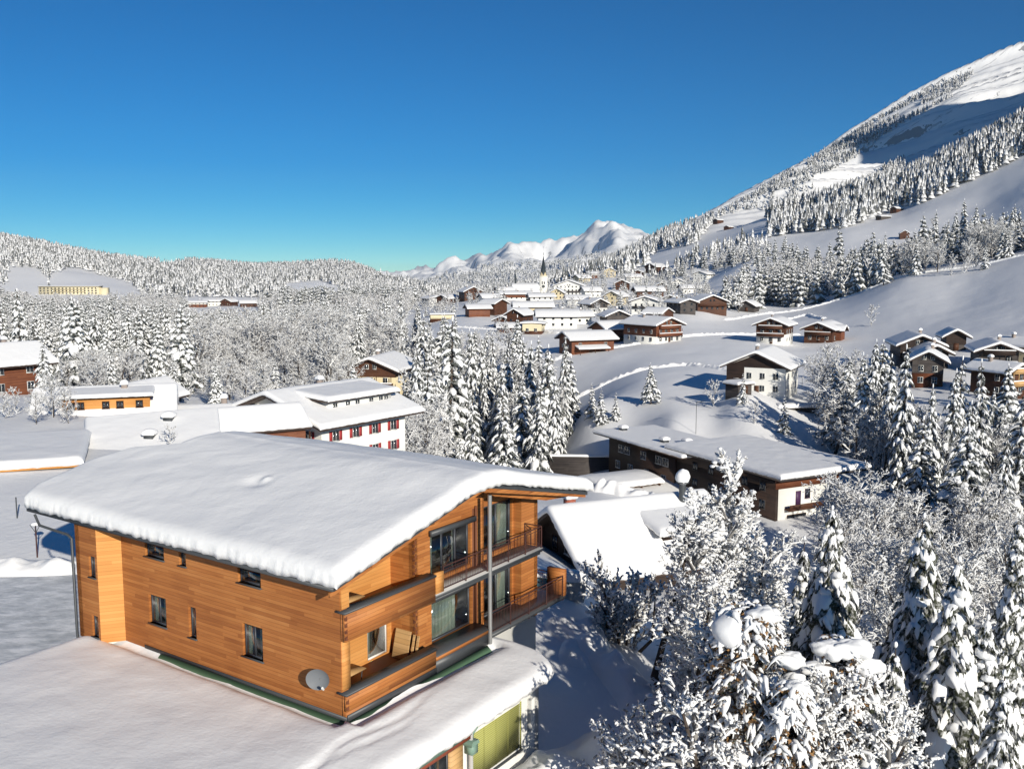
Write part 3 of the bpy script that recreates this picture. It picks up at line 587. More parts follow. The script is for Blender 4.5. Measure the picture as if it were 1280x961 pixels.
# roof
m = MB(); pr_ = [(b, zr(b)) for b in (-1.05, 8.0, 16.6)]
def amax(b): return np.interp(b, [-1.2, 0, 2.9, 4.7, 5.9, 8, 17], [19.0, 19.8, 20.2, 19.3, 17.1, 16.9, 16.6])
bb = np.array([-0.85, 0, 1.5, 2.9, 4.7, 5.9, 8.0, 10, 13, 16.6]); ztp = np.array([zr(b) for b in bb])
for (lo, hi, mm, y0) in ((0.3, 0.0, 0, -0.35),):
    k = len(bb); F0 = np.stack([bb, np.full(k, y0), ztp], 1); F1 = np.stack([bb, amax(bb), ztp], 1); G0 = F0 - [0, 0, 0.26]; G1 = F1 - [0, 0, 0.26]
    i = np.arange(k - 1); V = np.concatenate([F0, F1, G0, G1])
    m.add(V, np.concatenate([np.stack([i, i + 1, i + 1 + k, i + k], 1), np.stack([i, i + 1, i + 1 + 2 * k, i + 2 * k], 1), np.stack([i + k, i + 1 + k, i + 1 + 3 * k, i + 3 * k], 1)]))
    m.add(V, [(0, k, 3 * k, 2 * k), (k - 1, 2 * k - 1, 4 * k - 1, 3 * k - 1)])
    m.add(V, np.stack([i + 2 * k, i + 1 + 2 * k, i + 1 + 3 * k, i + 3 * k], 1), 1)
roof = m.obj('roof', [DARK, WOOD], house)
m = MB()
for bs in (1.0, 4.6, 8.1, 11.6, 14.9):                                          # purlin ends under the verge
    zt = zu(bs) + 0.05; m.prism([(-0.3, zt - 0.05), (1.6, zt - 0.38), (1.6, zt), (-0.3, zt)], 'x', bs - 0.13, bs + 0.13)
m.prism([(8.1, zu(8.1) - 0.02), (9.2, zu(9.2) - 0.02), (16.2, zu(16.2) - 0.02), (13.6, zu(13.6) - 0.36), (9.4, zu(9.4) - 0.3)], 'y', 0.15, 0.4)
m.prism([(-1.0, zu(-1) + 0.09), (7.95, zu(7.95) + 0.09), (7.95, zu(7.95) - 0.08), (-1.0, zu(-1) - 0.08)], 'y', -0.3, -0.22)
m.prism([(16.5, zu(16.5) + 0.09), (7.95, zu(7.95) + 0.09), (7.95, zu(7.95) - 0.1), (16.5, zu(16.5) - 0.05)], 'y', -0.3, -0.22)
m.obj('roof_beams', WOOD, roof)
m = MB(); m.box(-1.0, -0.86, -0.4, 19.1, 4.86, 5.0); m.obj('gutter', DARK, roof)
MB().tube([(-1.12, 18.2, 4.86), (-1.1, 17.9, 4.4), (-0.95, 15.9, 4.25), (-0.9, 15.7, 4.1), (-0.9, 15.68, -0.2), (-0.92, 15.6, -0.5), (-0.9, 15.5, -1.6)], 0.06, 8).obj('downpipe', DARK, house, smooth=True)
def zrv(b): return np.where(b < 8, 5.05 + (b + 1) * 0.2222, 7.05 - (b - 8) * 0.2345) - 0.18 * np.exp(-((b - 8) / 0.8) ** 2)
def P(s, t_): b = -1.0 + s * 17.8; a = -0.55 + t_ * (amax(b) + 0.7); return b, a, zrv(b)
m = MB(); snow_slab(m, P, 17.8, 20.0, 0.62, 0.48, 1.2, 0.06, 0.6, fine=0.14, seed=2, bump=0.03, melt=lambda x, y: 0.16 * np.exp(-((x - 4.0) ** 2 + (y - 8.6) ** 2) / 0.06) - 0.14 * np.exp(-((x - 3.7) ** 2 + (y - 8.75) ** 2) / 0.35) + 0.05 * np.sin(y / 2.3 + x * 0.4) * np.cos(x / 1.9))
m.obj('roof_snow', SNOW, roof, smooth=True)
# trim between timber house and lower roof
m = MB(); m.prism([(-0.02, -0.36), (-0.32, -0.62), (-0.32, -0.66), (-0.02, -0.4)], 'y', 0.0, 10.9); m.prism([(-0.02, -0.36), (-0.32, -0.62), (-0.32, -0.66), (-0.02, -0.4)], 'x', 0.0, 8.6); m.obj('green_flashing', GREEN, house)
m = MB(); m.box(-0.03, 0.0, 0.0, 12.0, -0.36, -0.2); m.box(0.0, 5.1, -0.03, 0.0, -0.36, -0.12); m.obj('base_strip', DARK, house)
m = MB(); m.box(0.02, 5.1, 0.02, 0.24, -0.36, -0.01); m.obj('base_beam', WOOD, house)
# satellite dish
dsh = thing('satellite_dish', tuple(HP + hv * -0.0 + hu * 1.0 + np.array([0, 0, 1.15])), HROT, 'round grey satellite dish on a short arm on the long timber wall', 'satellite dish')
m = MB(); rr = np.linspace(0, 0.4, 6); V = []; 
for r_ in rr:
    for q in range(24): V.append((0.14 * (r_ / 0.4) ** 2, r_ * math.cos(q * math.pi / 12) * 0.96, r_ * math.sin(q * math.pi / 12)))
F = [(i * 24 + j, i * 24 + (j + 1) % 24, (i + 1) * 24 + (j + 1) % 24, (i + 1) * 24 + j) for i in range(5) for j in range(24)]
V = np.array(V); ca, sa = math.cos(R(-22)), math.sin(R(-22)); V = np.stack([-(V[:, 0] + 0.32) * 1.0, V[:, 1], V[:, 2]], 1); V[:, 0] += -V[:, 1] * 0.55
m.add(V, F); m.add(V + [0.012, 0, 0], F); m.obj('reflector', DISH, dsh, smooth=True)
MB().tube([(0.0, 0, -0.1), (-0.3, 0, -0.12), (-0.34, 0, 0)], 0.02, 6).tube([(-0.35, -0.1, -0.3), (-0.7, -0.52, -0.12)], 0.014, 5).obj('arm', STEEL, dsh)
MB().tube([(-0.66, -0.5, -0.16), (-0.76, -0.55, -0.06)], 0.045, 8).tube([(-0.6, -0.42, -0.2), (-0.68, -0.47, -0.1)], 0.04, 8).obj('receiver', WFRAME, dsh)
# tables and boards in the loggias
def folding_table(b0, a0, z0, label, L=1.5):
    o = thing('table', tuple(HP + hv * b0 + hu * a0 + np.array([0, 0, z0])), HROT, label, 'table')
    MB().box(-L / 2, L / 2, -0.38, 0.38, 0.7, 0.74).obj('tabletop', WOODY, o)
    for sx_ in (-1, 1):
        for sy in (-1, 1): MB().tube([(sx_ * (L / 2 - 0.15), sy * 0.3, 0.7), (sx_ * (L / 2 - 0.25), sy * 0.3, 0)], 0.02, 5).obj('leg', DARK, o)
folding_table(1.25, 1.2, 0.06, 'wooden table standing in the left corner of the lower loggia', 1.3); folding_table(1.15, 1.1, 2.96, 'wooden table standing in the left corner of the upper loggia', 1.3)
o = MB().prism([(0, 0), (0.3, 1.15), (0.34, 1.14), (0.04, 0)], 'y', -0.4, 0.4).obj('wooden_board', WOODY); o.location = tuple(HP + hv * 4.55 + hu * 1.5 + np.array([0, 0, 0.06])); o.rotation_euler = (0, 0, HROT); tagp(o, 'wide wooden board leaning against the side wall of the lower loggia', 'board')
for k in range(2):
    o = MB().prism([(0, 0), (0.25, 1.05), (0.29, 1.04), (0.04, 0)], 'y', -0.05, 0.05).obj('leaning_lath', WOODY); o.location = tuple(HP + hv * 4.62 + hu * (0.95 - 0.22 * k) + np.array([0, 0, 0.06])); o.rotation_euler = (0, 0, HROT); tagp(o, ['narrow pale slat standing next to the wide board in the lower loggia', 'narrow pale slat nearest the railing in the lower loggia'][k], 'slat')

# ------------------------------------------------------------------ low foreground building with the big flat snow roof
low = thing('low_building', tuple(HP), HROT, 'low white-walled building with a wide flat snow roof at the bottom left', 'building')
def lowroof(s, t_):  # s across b, t across a
    b = -11.0 + s * 20.7; a0 = -3.35 + 1.6 * sm(8.2, 9.9, b) ** 2; a1 = np.interp(b, [-11, -4.6, -0.9, -0.2, 10.6], [15.4, 15.4, 15.3, 14.9, 14.5]); a = a0 + t_ * (a1 - a0)
    return b, a, -1.02 + 0.25 * sm(-3.3, -0.5, a) * (1 - 0.3 * sm(0, 10, b)) + 0.0 * b
m = MB()
wall(m, (2.95, -3.0, 0), X_, NY, 5.15, -4.9, -1.06, [(0.55, 3.75, -3.35, -1.45), (4.3, 4.62, -3.0, -1.5)], 0.35)
wall(m, (8.1, -3.0, 0), Y_, X_, 4.0, -4.9, -1.06, [], 0.3)
m.obj('wall', PLW, low)
m = MB(); m.box(8.0, 8.9, 1.2, 14.0, -5.2, -1.06); m.box(-10.9, 2.6, 0.0, 15.0, -5.0, -1.06); m.obj('wall', PLW, low)
m = MB(); m.box(-10.9, 2.9, -2.95, 0, -4.9, -4.0, 0); m.box(2.2, 2.94, -3.0, -2.7, -4.0, -1.3, 1); m.box(-2.2, -1.9, -3.0, -2.7, -4.0, -1.3, 1); m.obj('front_wall', [PLW, WOODY], low)
for x0 in (-1.9, 0.2):
    window(low, (0, -3.0, 0), X_, NY, x0, x0 + 2.0, -3.9, -1.32, FRAME, 0.12, 0.08, 2, pane=DGLASS)
m = MB(); m.box(-10.9, 3.02, -3.3, -3.22, -1.32, -1.06); m.obj('fascia', REDF, low); MB().box(-10.9, 3.02, -3.36, -3.31, -1.14, -1.03).obj('gutter', PALEGREEN, low)
MB().box(-10.95, 3.02, -3.2, 15.2, -1.055, -1.03).box(3.021, 8.6, -3.1, 14.4, -1.055, -1.03).box(8.601, 9.4, -1.5, 14.4, -1.055, -1.03).obj('roof_slab', MEMB, low)
bl = MB().box(3.5, 6.7, -2.97, -2.93, -3.35, -1.45); 
for x in (4.3, 5.1, 5.9): bl.box(x - 0.02, x + 0.02, -2.99, -2.971, -3.35, -1.45)
bw = bl.obj('venetian_blind', YBLIND, low); 
m = MB(); m.box(3.42, 3.5, -3.03, -2.9, -3.4, -1.4); m.box(6.7, 6.78, -3.03, -2.9, -3.4, -1.4); m.obj('blind_frame', YBLIND, bw); MB().box(3.4, 6.8, -3.1, -2.95, -3.47, -3.4).obj('sill', DARK, bw)
window(low, (2.95, -3.0, 0), X_, NY, 4.3, 4.62, -3.0, -1.5, WFRAME, 0.2, 0.04, 1, pane=DGLASS)
MB().tube([(3.15, -3.2, -1.1), (3.15, -3.22, -4.8)], 0.09, 10).obj('downpipe', PLG, low, smooth=True)
m = MB(); m.box(2.98, 3.34, -3.4, -3.05, -1.95, -1.6); m.prism([(2.9, -1.6), (3.42, -1.6), (3.36, -1.45), (3.0, -1.42)], 'y', -3.42, -3.03); m.tube([(3.1, -3.1, -1.5), (3.35, -3.35, -0.95)], 0.06, 5); m.tube([(3.4, -3.1, -1.5), (3.15, -3.3, -1.0)], 0.05, 5); m.obj('rain_hopper', PALEGREEN, low)
m = MB()
def lowmelt(x, y):
    near = np.minimum(np.where(y > -0.2, np.abs(x + 0.25), 9), np.where((x > -0.2) & (x < 9), np.abs(y + 0.3), 9))
    return -0.36 * np.exp(-(near / 0.42) ** 2) + 0.10 * fbm(x / 3.1, y / 3.1, 3, 44) - 0.1 * np.exp(-((y + 1.3 + 0.15 * np.sin(x * 1.3)) / 0.12) ** 2) * sm(5, 1, x) * sm(-8, -5, x) - 0.08 * np.exp(-((y + 1.7 + 0.2 * np.sin(x * 0.9 + 1)) / 0.1) ** 2) * sm(3, 0, x)
snow_slab(m, lowroof, 20.7, 18.5, 0.62, 0.62, 1.0, 0.06, 0.5, fine=0.18, seed=4, melt=lowmelt)
m.obj('roof_snow', SNOW, low, smooth=True)
# bare melted strip on the membrane beside the timber wall

# ------------------------------------------------------------------ chalets, barns and houses
STY = {'rbw': (PLW, WOODR, 0.38), 'red': (WOODR, WOODR, 0.5), 'brn': (WOODB, WOODB, 0.5), 'gry': (WOODG, WOODG, 0.5), 'wht': (PLW, PLW, 0.6), 'gwt': (PLW, WOODG, 0.55), 'ylw': (WOODB, PLB, 0.3), 'crm': (PLC, PLC, 0.6),
       'rwl': (WOODR, PLW, 0.6), 'org': (PLC, WOODL, 0.4), 'bbw': (PLW, WOODB, 0.5), 'farm': (PLW, PLW, 0.99), 'blk': (WOODG, WOODK, 0.4), 'frb': (WOODR, WOODG, 0.5), 'yel': (WOODB, WOODB, 0.5), 'twn': (PLC, WOODB, 0.75), 'shut': (PLW, PLW, 0.6)}
HOUSE_FOOT = []
def small_window(par, T, x, z, w, h, fm, detail, shutter=None, name='window'):
    """window on the outside of a wall; T maps (along, outward, up)"""
    if detail:
        o = MB().box(x - w / 2 - 0.07, x + w / 2 + 0.07, 0.0, 0.05, z - 0.07, z + h + 0.07, T=T).box(x - w / 2 - 0.12, x + w / 2 + 0.12, 0.0, 0.12, z - 0.13, z - 0.071, T=T).obj(name, fm, par)
        MB().box(x - w / 2, x - 0.03, 0.02, 0.056, z, z + h, T=T).box(x + 0.03, x + w / 2, 0.02, 0.056, z, z + h, T=T).obj('pane', DGLASS, o)
        if shutter:
            for s in (-1, 1): MB().box(x + s * (w / 2 + 0.32) - 0.24, x + s * (w / 2 + 0.32) + 0.24, 0.0, 0.06, z - 0.05, z + h + 0.05, T=T).obj('shutter', shutter, o)
    else:
        MB().box(x - w / 2, x + w / 2, 0.0, 0.05, z, z + h, T=T).obj(name, DGLASS, par)
def gable_roof(par, w, l, hw, pitch, ov, ovg, T, Y, seed=0, x0=0, y0=0, zb=0, ridge_off=0, thick=0.25, snowname='roof_snow', axis=0, nosnow=False):
    tp = math.tan(R(pitch)); W = w / 2 + ov; zr_ = zb + hw + (w / 2) * tp + 0.22; f = lambda x: zr_ - np.abs(x) * tp
    m = MB(); m.prism([(-W, f(W) - thick), (0, zr_ - thick), (W, f(W) - thick), (W, f(W)), (0, zr_), (-W, f(W))], 'y', -l / 2 - ovg, l / 2 + ovg)
    if axis: m.V = [np.stack([-v[:, 1], v[:, 0], v[:, 2]], 1) for v in m.V]
    m.V = [v + [x0, y0, 0] for v in m.V]
    roof = m.obj('roof', ROOFD, par)
    if nosnow: return roof, f
    def P(s, t_):
        x = -W - 0.08 + s * (2 * W + 0.16); y = -l / 2 - ovg - 0.08 + t_ * (l + 2 * ovg + 0.16); z = zr_ - np.sqrt(x * x + 0.09) * tp + 0.3 * tp * 0.6
        if axis: return x0 - y, y0 + x, z
        return x0 + x, y0 + y, z
    fine = 0.35 if Y < 180 else (0.8 if Y < 300 else None)
    m = MB(); snow_slab(m, P, 2 * W + 0.16, l + 2 * ovg + 0.16, T, 0.4, 2.0 if Y < 400 else 4.0, 0.05 if Y < 300 else 0.02, 0.5, fine=fine, seed=seed)
    m.obj(snowname, SNOW, roof, smooth=True)
    return roof, f
def chimney(roof, x, y, z, h=1.0, s=0.7, m=BRICK):
    c = MB().box(x - s / 2, x + s / 2, y - s / 2, y + s / 2, z - 0.8, z + h).obj('chimney', m, roof)
    sn = MB(); snow_slab(sn, lambda a, b: (x - s * 0.65 + a * s * 1.3, y - s * 0.65 + b * s * 1.3, z + h + 0 * a), s * 1.3, s * 1.3, 0.6, s * 0.6, 0.3, 0.02, 0.5); sn.V = [v for v in sn.V]
    link('snow_cap', sn.mesh('snow_cap', SNOW, True), roof)
def wallT(w, l, side):
    if side == 'f': return frameT((0, -l / 2, 0), (1, 0, 0), (0, -1, 0))
    if side == 'b': return frameT((0, l / 2, 0), (-1, 0, 0), (0, 1, 0))
    if side == 'r': return frameT((w / 2, 0, 0), (0, 1, 0), (1, 0, 0))
    return frameT((-w / 2, 0, 0), (0, -1, 0), (-1, 0, 0))
def chalet(h, z=None):
    name, label, px, py, Y, w, l, head, hw, st, op = h
    X = at(px, py, Y)[0]; z = Hs(X, Y) if z is None else z
    rt = thing(name, (X, Y, z), -R(head), label, {'hay_barn': 'barn', 'farmhouse': 'house', 'guesthouse': 'house', 'annex': 'house', 'hut': 'hut', 'inn': 'house'}.get(name, name))
    HOUSE_FOOT.append((X, Y, max(w, l) * 0.62 + 1.5))
    lm, um, fr_ = STY[st]; pitch = op.get('pitch', 22); tp = math.tan(R(pitch)); hl = hw * fr_; det = Y < 420
    if st == 'farm': fr_ = 1
    seed = int(px * 7 + py) % 97
    f = lambda x: hw + (w / 2 - abs(x)) * tp
    if lm is um:
        m = MB().prism([(-w / 2, -3), (w / 2, -3), (w / 2, hw), (0, f(0)), (-w / 2, hw)], 'y', -l / 2, l / 2); m.obj('wall', lm, rt)
    else:
        m = MB().box(-w / 2, w / 2, -l / 2, l / 2, -3, hl); m.obj('wall', lm, rt)
        m = MB().prism([(-w / 2 - 0.03, hl + 0.003), (w / 2 + 0.03, hl + 0.003), (w / 2 + 0.03, hw), (0, f(0) - 0.005), (-w / 2 - 0.03, hw)], 'y', -l / 2 - 0.03, l / 2 + 0.03); m.obj('upper_wall', um, rt)
    if st == 'farm':
        MB().prism([(-w / 2 - 0.06, 2.7), (-w * 0.2, 2.7), (-w * 0.2, f(w * 0.2) - 0.2), (-w / 2 - 0.06, hw)], 'y', -l / 2 - 0.07, -l / 2 - 0.002).obj('dark_boards', WOODK, rt)
        MB().box(-w / 2 - 0.07, -w / 2 - 0.002, -l / 2, l / 2, 2.7, hw).obj('dark_boards', WOODK, rt)
        MB().prism([(-w * 0.2 + 0.004, hw - 0.3), (w / 2 + 0.04, hw - 0.3), (w / 2 + 0.04, hw), (0.0, f(0) - 0.2), (-w * 0.2 + 0.004, f(w * 0.2) - 0.2)], 'y', -l / 2 - 0.06, -l / 2 - 0.002).obj('gable_boards', WOODK, rt)
    ov = op.get('ov', 1.3 if name not in ('hay_barn', 'shed') else 0.5); T = 0.55
    roof, rf = gable_roof(rt, w, l, hw, pitch, ov, ov if pitch > 5 else 0.3, T, Y, seed)
    rs = random.Random(seed)
    if name in ('chalet', 'house', 'farmhouse', 'guesthouse', 'inn', 'annex'):
        cx = rs.choice([-1, 1]) * w * 0.15; chimney(roof, cx, l * 0.15, f(cx) + 0.7)
        fl = max(1, int(hw // 2.5)); nw = max(2, int(w / 2.9)); nl = max(2, int(l / 3.6))
        fm = WFRAME if st not in ('wht', 'crm', 'shut', 'farm', 'bbw') or Y > 0 else FRAME
        for k in range(fl):
            zz = 0.9 + 2.65 * k
            for i in range(nw):
                x = (i + 0.5) / nw * w * 0.9 - w * 0.45; small_window(rt, wallT(w + 0.06 * (lm is not um), l + 0.07 * (lm is not um), 'f'), x, zz, 1.0, 1.2, fm, det, SHUT if st == 'shut' else None)
            side = 'r' if head > 0 else 'l'
            if abs(head) > 5:
                for i in range(nl):
                    y = (i + 0.5) / nl * l * 0.92 - l * 0.46
                    small_window(rt, wallT(w + 0.07, l, side), y, zz, 1.0, 1.15, fm, det, SHUT if st == 'shut' else None)
        if w * tp / 2 > 1.5 and st != 'farm':
            for x in (-0.9, 0.9): small_window(rt, wallT(w, l + 0.07, 'f'), x, hw + 0.25, 0.8, 0.9, fm, det)
        if op.get('door', 1) and det:
            T_ = wallT(w + 0.07, l + 0.07, 'f'); MB().box(w * 0.02 - 0.5, w * 0.02 + 0.5, 0.0, 0.05, 0.0, 2.05, T=T_).obj('door', WOODB, rt)
    elif name == 'barn' and det:
        T_ = wallT(w, l, 'r' if head > 0 else 'l'); MB().box(-1.4, 1.4, 0.0, 0.06, 0, 2.6, T=T_).obj('door', WOODB, rt)
        for x in (-w * 0.22, w * 0.22): small_window(rt, wallT(w, l, 'f'), x, 1.6, 0.8, 0.8, WFRAME, det)
        for x in (-l * 0.3, l * 0.3): small_window(rt, wallT(w, l, 'r' if head > 0 else 'l'), x, 2.6, 1.0, 0.7, WFRAME, det)
    elif name == 'garage':
        for x in (-2, 1.5): small_window(rt, wallT(w, l, 'f'), x, 1.2, 1.2, 1.1, WFRAME, det)
        small_window(rt, wallT(w, l, 'r'), 0, 1.2, 2.0, 1.1, WFRAME, det)
    else:
        MB().box(-0.7, 0.7, -l / 2 - 0.05, -l / 2, 0, min(2.0, hw - 0.2)).obj('door', WOODB, rt)
    bm = {'yel': WOODY, 'rbw': WOODR, 'bbw': WOODB, 'org': WOODL, 'twn': WOODB, 'wht': WOODG, 'crm': PLC, 'gry': WOODK, 'blk': WOODG, 'red': WOODR}.get(st, WOODB)
    for k in range(op.get('bal', 0)):
        zz = 2.65 * (k + 1); 
        if zz > hw + 0.6: break
        m = MB(); wb = w * (0.92 if k == 0 else 0.8); y0 = -l / 2 - 0.04
        m.box(-wb / 2, wb / 2, y0 - 1.2, y0, zz - 0.15, zz); m.box(-wb / 2, wb / 2, y0 - 1.25, y0 - 1.18, zz + 0.001, zz + 0.95); m.box(-wb / 2, -wb / 2 + 0.07, y0 - 1.179, y0, zz + 0.001, zz + 0.95); m.box(wb / 2 - 0.07, wb / 2, y0 - 1.179, y0, zz + 0.001, zz + 0.95)
        b = m.obj('balcony', bm, rt)
        if det:
            m = MB(); snow_slab(m, lambda s, t_: (-wb / 2 + s * wb, y0 - 1.3 + t_ * 0.22, zz + 0.96 + 0 * s), wb, 0.22, 0.22, 0.1, 1.0, 0.01, 0.4); m.obj('snow', SNOW, b, smooth=True)
            for x in np.linspace(-wb / 2 + 0.15, wb / 2 - 0.15, 4): MB().box(x - 0.07, x + 0.07, y0 - 1.15, y0 - 1.02, zz, min(f(x) - 0.2, zz + 2.5)).obj('balcony_post', bm, b)
    if op.get('lean'):
        m = MB().prism([(w / 2, 2.4), (w / 2 + 3.4, 1.5), (w / 2 + 3.4, 1.3), (w / 2, 2.15)], 'y', -l * 0.42, l * 0.3); lr = m.obj('lean_to_roof', ROOFD, rt)
        m = MB(); snow_slab(m, lambda s, t_: (w / 2 + 0.05 + s * 3.4, -l * 0.43 + t_ * l * 0.74, 2.4 - s * 0.9), 3.4, l * 0.74, 0.4, 0.35, 2, 0.02, 0.5); m.obj('roof_snow', SNOW, lr, smooth=True)
        for y in (-l * 0.4, -l * 0.05, l * 0.27): MB().box(w / 2 + 3.0, w / 2 + 3.2, y, y + 0.2, -2, 1.4).obj('post', WOODB, rt)
    if op.get('cross'):
        MB().prism([(-2.3, -2), (2.3, -2), (2.3, hw - 0.6), (0, hw + 1.2), (-2.3, hw - 0.6)], 'x', w / 2, w / 2 + 1.6).obj('cross_gable', WOODR, rt)
        r2, _ = gable_roof(rt, 4.6, w * 0.5 + 2.5, hw - 0.6, 34, 0.6, 0.3, 0.4, Y, seed + 1, x0=w * 0.28 + 1.0, y0=0, axis=1)
    return rt
for h in HOUSES: chalet(h)

# the white house with red shutters behind the timber house roof
RS = ('house', 'white house with red shutters, long snowy roof and dormer row just behind the timber house', 425, 596, 124, 16.5, 15, 36, 6.0, 'shut', dict(pitch=19, ov=1.8, bal=1))
X, Yh = at(425, 560, 124)[0] + 0.3, 124
def base_at_roof(px, py, Y, dz): return at(px, py, Y)[2] - dz
zR = at(366, 490, 118)[2] - (6.0 + 8.25 * math.tan(R(19)) + 0.6)
rt = chalet(RS, z=zR); rt.location.x = at(400, 500, 126)[0]; rt.location.y = 126
m = MB().box(2.2, 6.6, -4.6, 6.6, 5.9, 8.15); dm = m.obj('dormer', PLW, rt, label='long flat dormer with a row of small windows')
for y in (-3.6, -1.4, 0.3, 2.8, 4.6, 5.6): small_window(dm, frameT((6.6, 0, 0), (0, 1, 0), (1, 0, 0)), y, 7.05, 0.7, 0.8, WFRAME, True)
MB().box(1.0, 7.4, -5.4, 7.3, 8.151, 8.32).obj('dormer_roof', ROOFD, dm)
m = MB(); snow_slab(m, lambda s, t_: (-1.4 + s * 8.9, -5.5 + t_ * 12.9, 8.9 - 0.56 * s), 8.9, 12.9, 0.6, 0.5, 2, 0.05, 0.5, fine=0.35, seed=14); m.obj('dormer_snow', SNOW, dm, smooth=True)
# the two buildings on the left behind the timber house
D1 = ('chalet', 'timber chalet with a long orange dormer window band and steep gable on the left', 137, 540, 118, 9.5, 14.5, 72, 4.6, 'brn', dict(pitch=30, ov=1.0))
zD = at(140, 480, 120)[2] - (4.6 + 4.75 * math.tan(R(30)) + 0.7)
rt = chalet(D1, z=zD); rt.location.x = at(134, 500, 119)[0]; rt.location.y = 119
m = MB().box(1.0, 4.4, -4.6, 5.2, 4.8, 7.0); dm = m.obj('dormer', WOODL, rt)
for y in (-3.6, -2.6, 0.2, 1.8, 4.0): small_window(dm, frameT((4.4, 0, 0), (0, 1, 0), (1, 0, 0)), y, 5.75, 0.7, 0.75, WOODB, True)
MB().box(0.5, 5.0, -5.0, 5.6, 7.001, 7.12).obj('dormer_roof', ROOFD, dm)
m = MB(); snow_slab(m, lambda s, t_: (-0.3 + s * 5.4, -5.1 + t_ * 10.8, 7.55 - 0.42 * s), 5.4, 10.8, 0.4, 0.35, 2, 0.04, 0.5, fine=0.35, seed=15); m.obj('dormer_snow', SNOW, dm, smooth=True)
# large hall whose near roof slope fills the view behind the left part of the timber house
pA, pB, qB, qA = at(105, 580, 88), at(279, 563, 92), at(272, 508, 101.5), at(106, 521, 97.5)
big = thing('hall', tuple((pA + pB + qB + qA) / 4 - [0, 0, 5.5]), 0, 'wide hall with a bare snow-white roof slope and two snow-capped chimneys behind the timber house', 'hall')
bc = np.array(big.location); LA, LB, LC, LD = (c_ - bc - [0, 0, 0.45] for c_ in (pA, pB, qB, qA))
def hp(s, t_):
    s = np.asarray(s, float)[..., None]; t_ = np.asarray(t_, float)[..., None]; q_ = (LA * (1 - s) + LB * s) * (1 - t_) + (LD * (1 - s) + LC * s) * t_; return q_[..., 0], q_[..., 1], q_[..., 2]
def hull(i_, dz0, dz1, base=None):
    c_ = [np.array(hp(*st)) for st in ((i_, i_), (1 - i_, i_), (1 - i_, 1 - i_), (i_, 1 - i_))]; V = [c + [0, 0, dz1] for c in c_] + [(c + [0, 0, dz0]) if base is None else np.array([c[0], c[1], base]) for c in c_]
    return MB().add(V, [(0, 1, 2, 3), (7, 6, 5, 4), (0, 4, 5, 1), (1, 5, 6, 2), (2, 6, 7, 3), (3, 7, 4, 0)])
hull(0.04, 0, -0.26, -6).obj('wall', PLW, big); rf = hull(0.0, -0.25, 0.0).obj('roof', ROOFD, big)
m = MB(); snow_slab(m, hp, 13.5, 17.5, 0.5, 0.4, 2, 0.05, 0.5, fine=0.4, seed=16); m.obj('roof_snow', SNOW, rf, smooth=True)
for st in ((0.47, 0.42), (0.62, 0.78)):
    q = hp(*st); chimney(rf, float(q[0]), float(q[1]), float(q[2]), 0.75, 0.9, DARK)
OTH = [
 ('barn', 'small dark gable under thick snow between the dormer chalet and the forest', 180, 494, 146, 5.5, 9, 14, 2.4, 'brn', dict(pitch=32), (181, 474)),
 ('outbuilding', 'brown gabled outbuilding squeezed between the big hall roof and the timber house roof', 312, 560, 108, 6.5, 10, 60, 3.0, 'red', dict(pitch=28, ov=0.5), (316, 506)),
 ('house', 'snow-roofed house behind the big hall roof near the forest edge', 262, 560, 122, 8, 11, 80, 3.0, 'wht', dict(pitch=18), (262, 505)),
]
for h in OTH:
    w, hw, pitch = h[5], h[8], h[10]['pitch']; z = at(*h[11], h[4])[2] - (hw + w / 2 * math.tan(R(pitch)) + 0.7)
    rt = chalet(h[:11], z=z); rt.location.x = at(h[11][0], 500, h[4])[0]
# flat-roofed building with a beige wall on the far left
fl = thing('flat_building', tuple(at(104, 592, 82)), R(21), 'flat snow-roofed building with a beige wall by the left edge', 'building')
fx = fl.location.x
MB().box(-22, -0.6, 0, 12, -3, 0.75).obj('wall', PLB, fl); MB().box(-4.6, -0.62, -0.05, 0.0, -0.5, 0.7).obj('door', WOODR, fl)
MB().box(-22.5, 0.0, -0.6, 12.5, 0.751, 0.95).obj('roof', ROOFD, fl); MB().box(-22.5, 0.0, -0.66, -0.601, 0.75, 0.93).obj('fascia', WOODL, fl)
m = MB(); snow_slab(m, lambda s, t_: (-22.6 + s * 22.7, -0.7 + t_ * 13.3, 0.951 + 0.4 * t_), 22.7, 13.3, 0.7, 0.6, 2, 0.05, 0.45, fine=0.3, seed=18); m.obj('roof_snow', SNOW, fl, smooth=True)

# ------------------------------------------------------------------ brown timber hotel on the right, gable end white
hd = R(-27); HX = at(978, 592, 135)
hz = -36.9; hot = thing('hotel', (HX[0], 135, hz), -hd, 'long dark-brown timber hotel with flat snow roofs and a purple door', 'hotel')
# local: x to the right along the white gable end, y away along the long facade
ht = HX[2] - hz - 0.3; Lh = 25.0
MB().box(0.5, 11.8, 1.5, Lh, -3, ht - 2.3).obj('wall', PLW, hot)
MB().box(0.0, 12.3, 1.4, Lh, ht - 2.299, ht - 0.45).obj('upper_wall', WOODK, hot); MB().box(0.0, 12.31, 1.2, 1.399, ht - 2.3, ht - 0.45).obj('gable_boards', WOODR, hot)
MB().box(0.0, 0.499, 1.2, Lh, -3, ht - 2.3).obj('side_wall', WOODK, hot)
MB().box(-0.4, 0.9, Lh - 0.0, 45, -3, ht - 1.0).box(0.901, 10, Lh, 45, -3, ht - 1.0).obj('rear_wing_wall', WOODK, hot)
MB().box(-1.6, 15.8, -1.5, Lh + 1, ht - 0.45, ht - 0.1).obj('roof', WOODG, hot)
r2 = MB().box(-2.6, 11, Lh - 5, 47, ht - 1.0, ht - 0.75).obj('roof', ROOFD, hot)
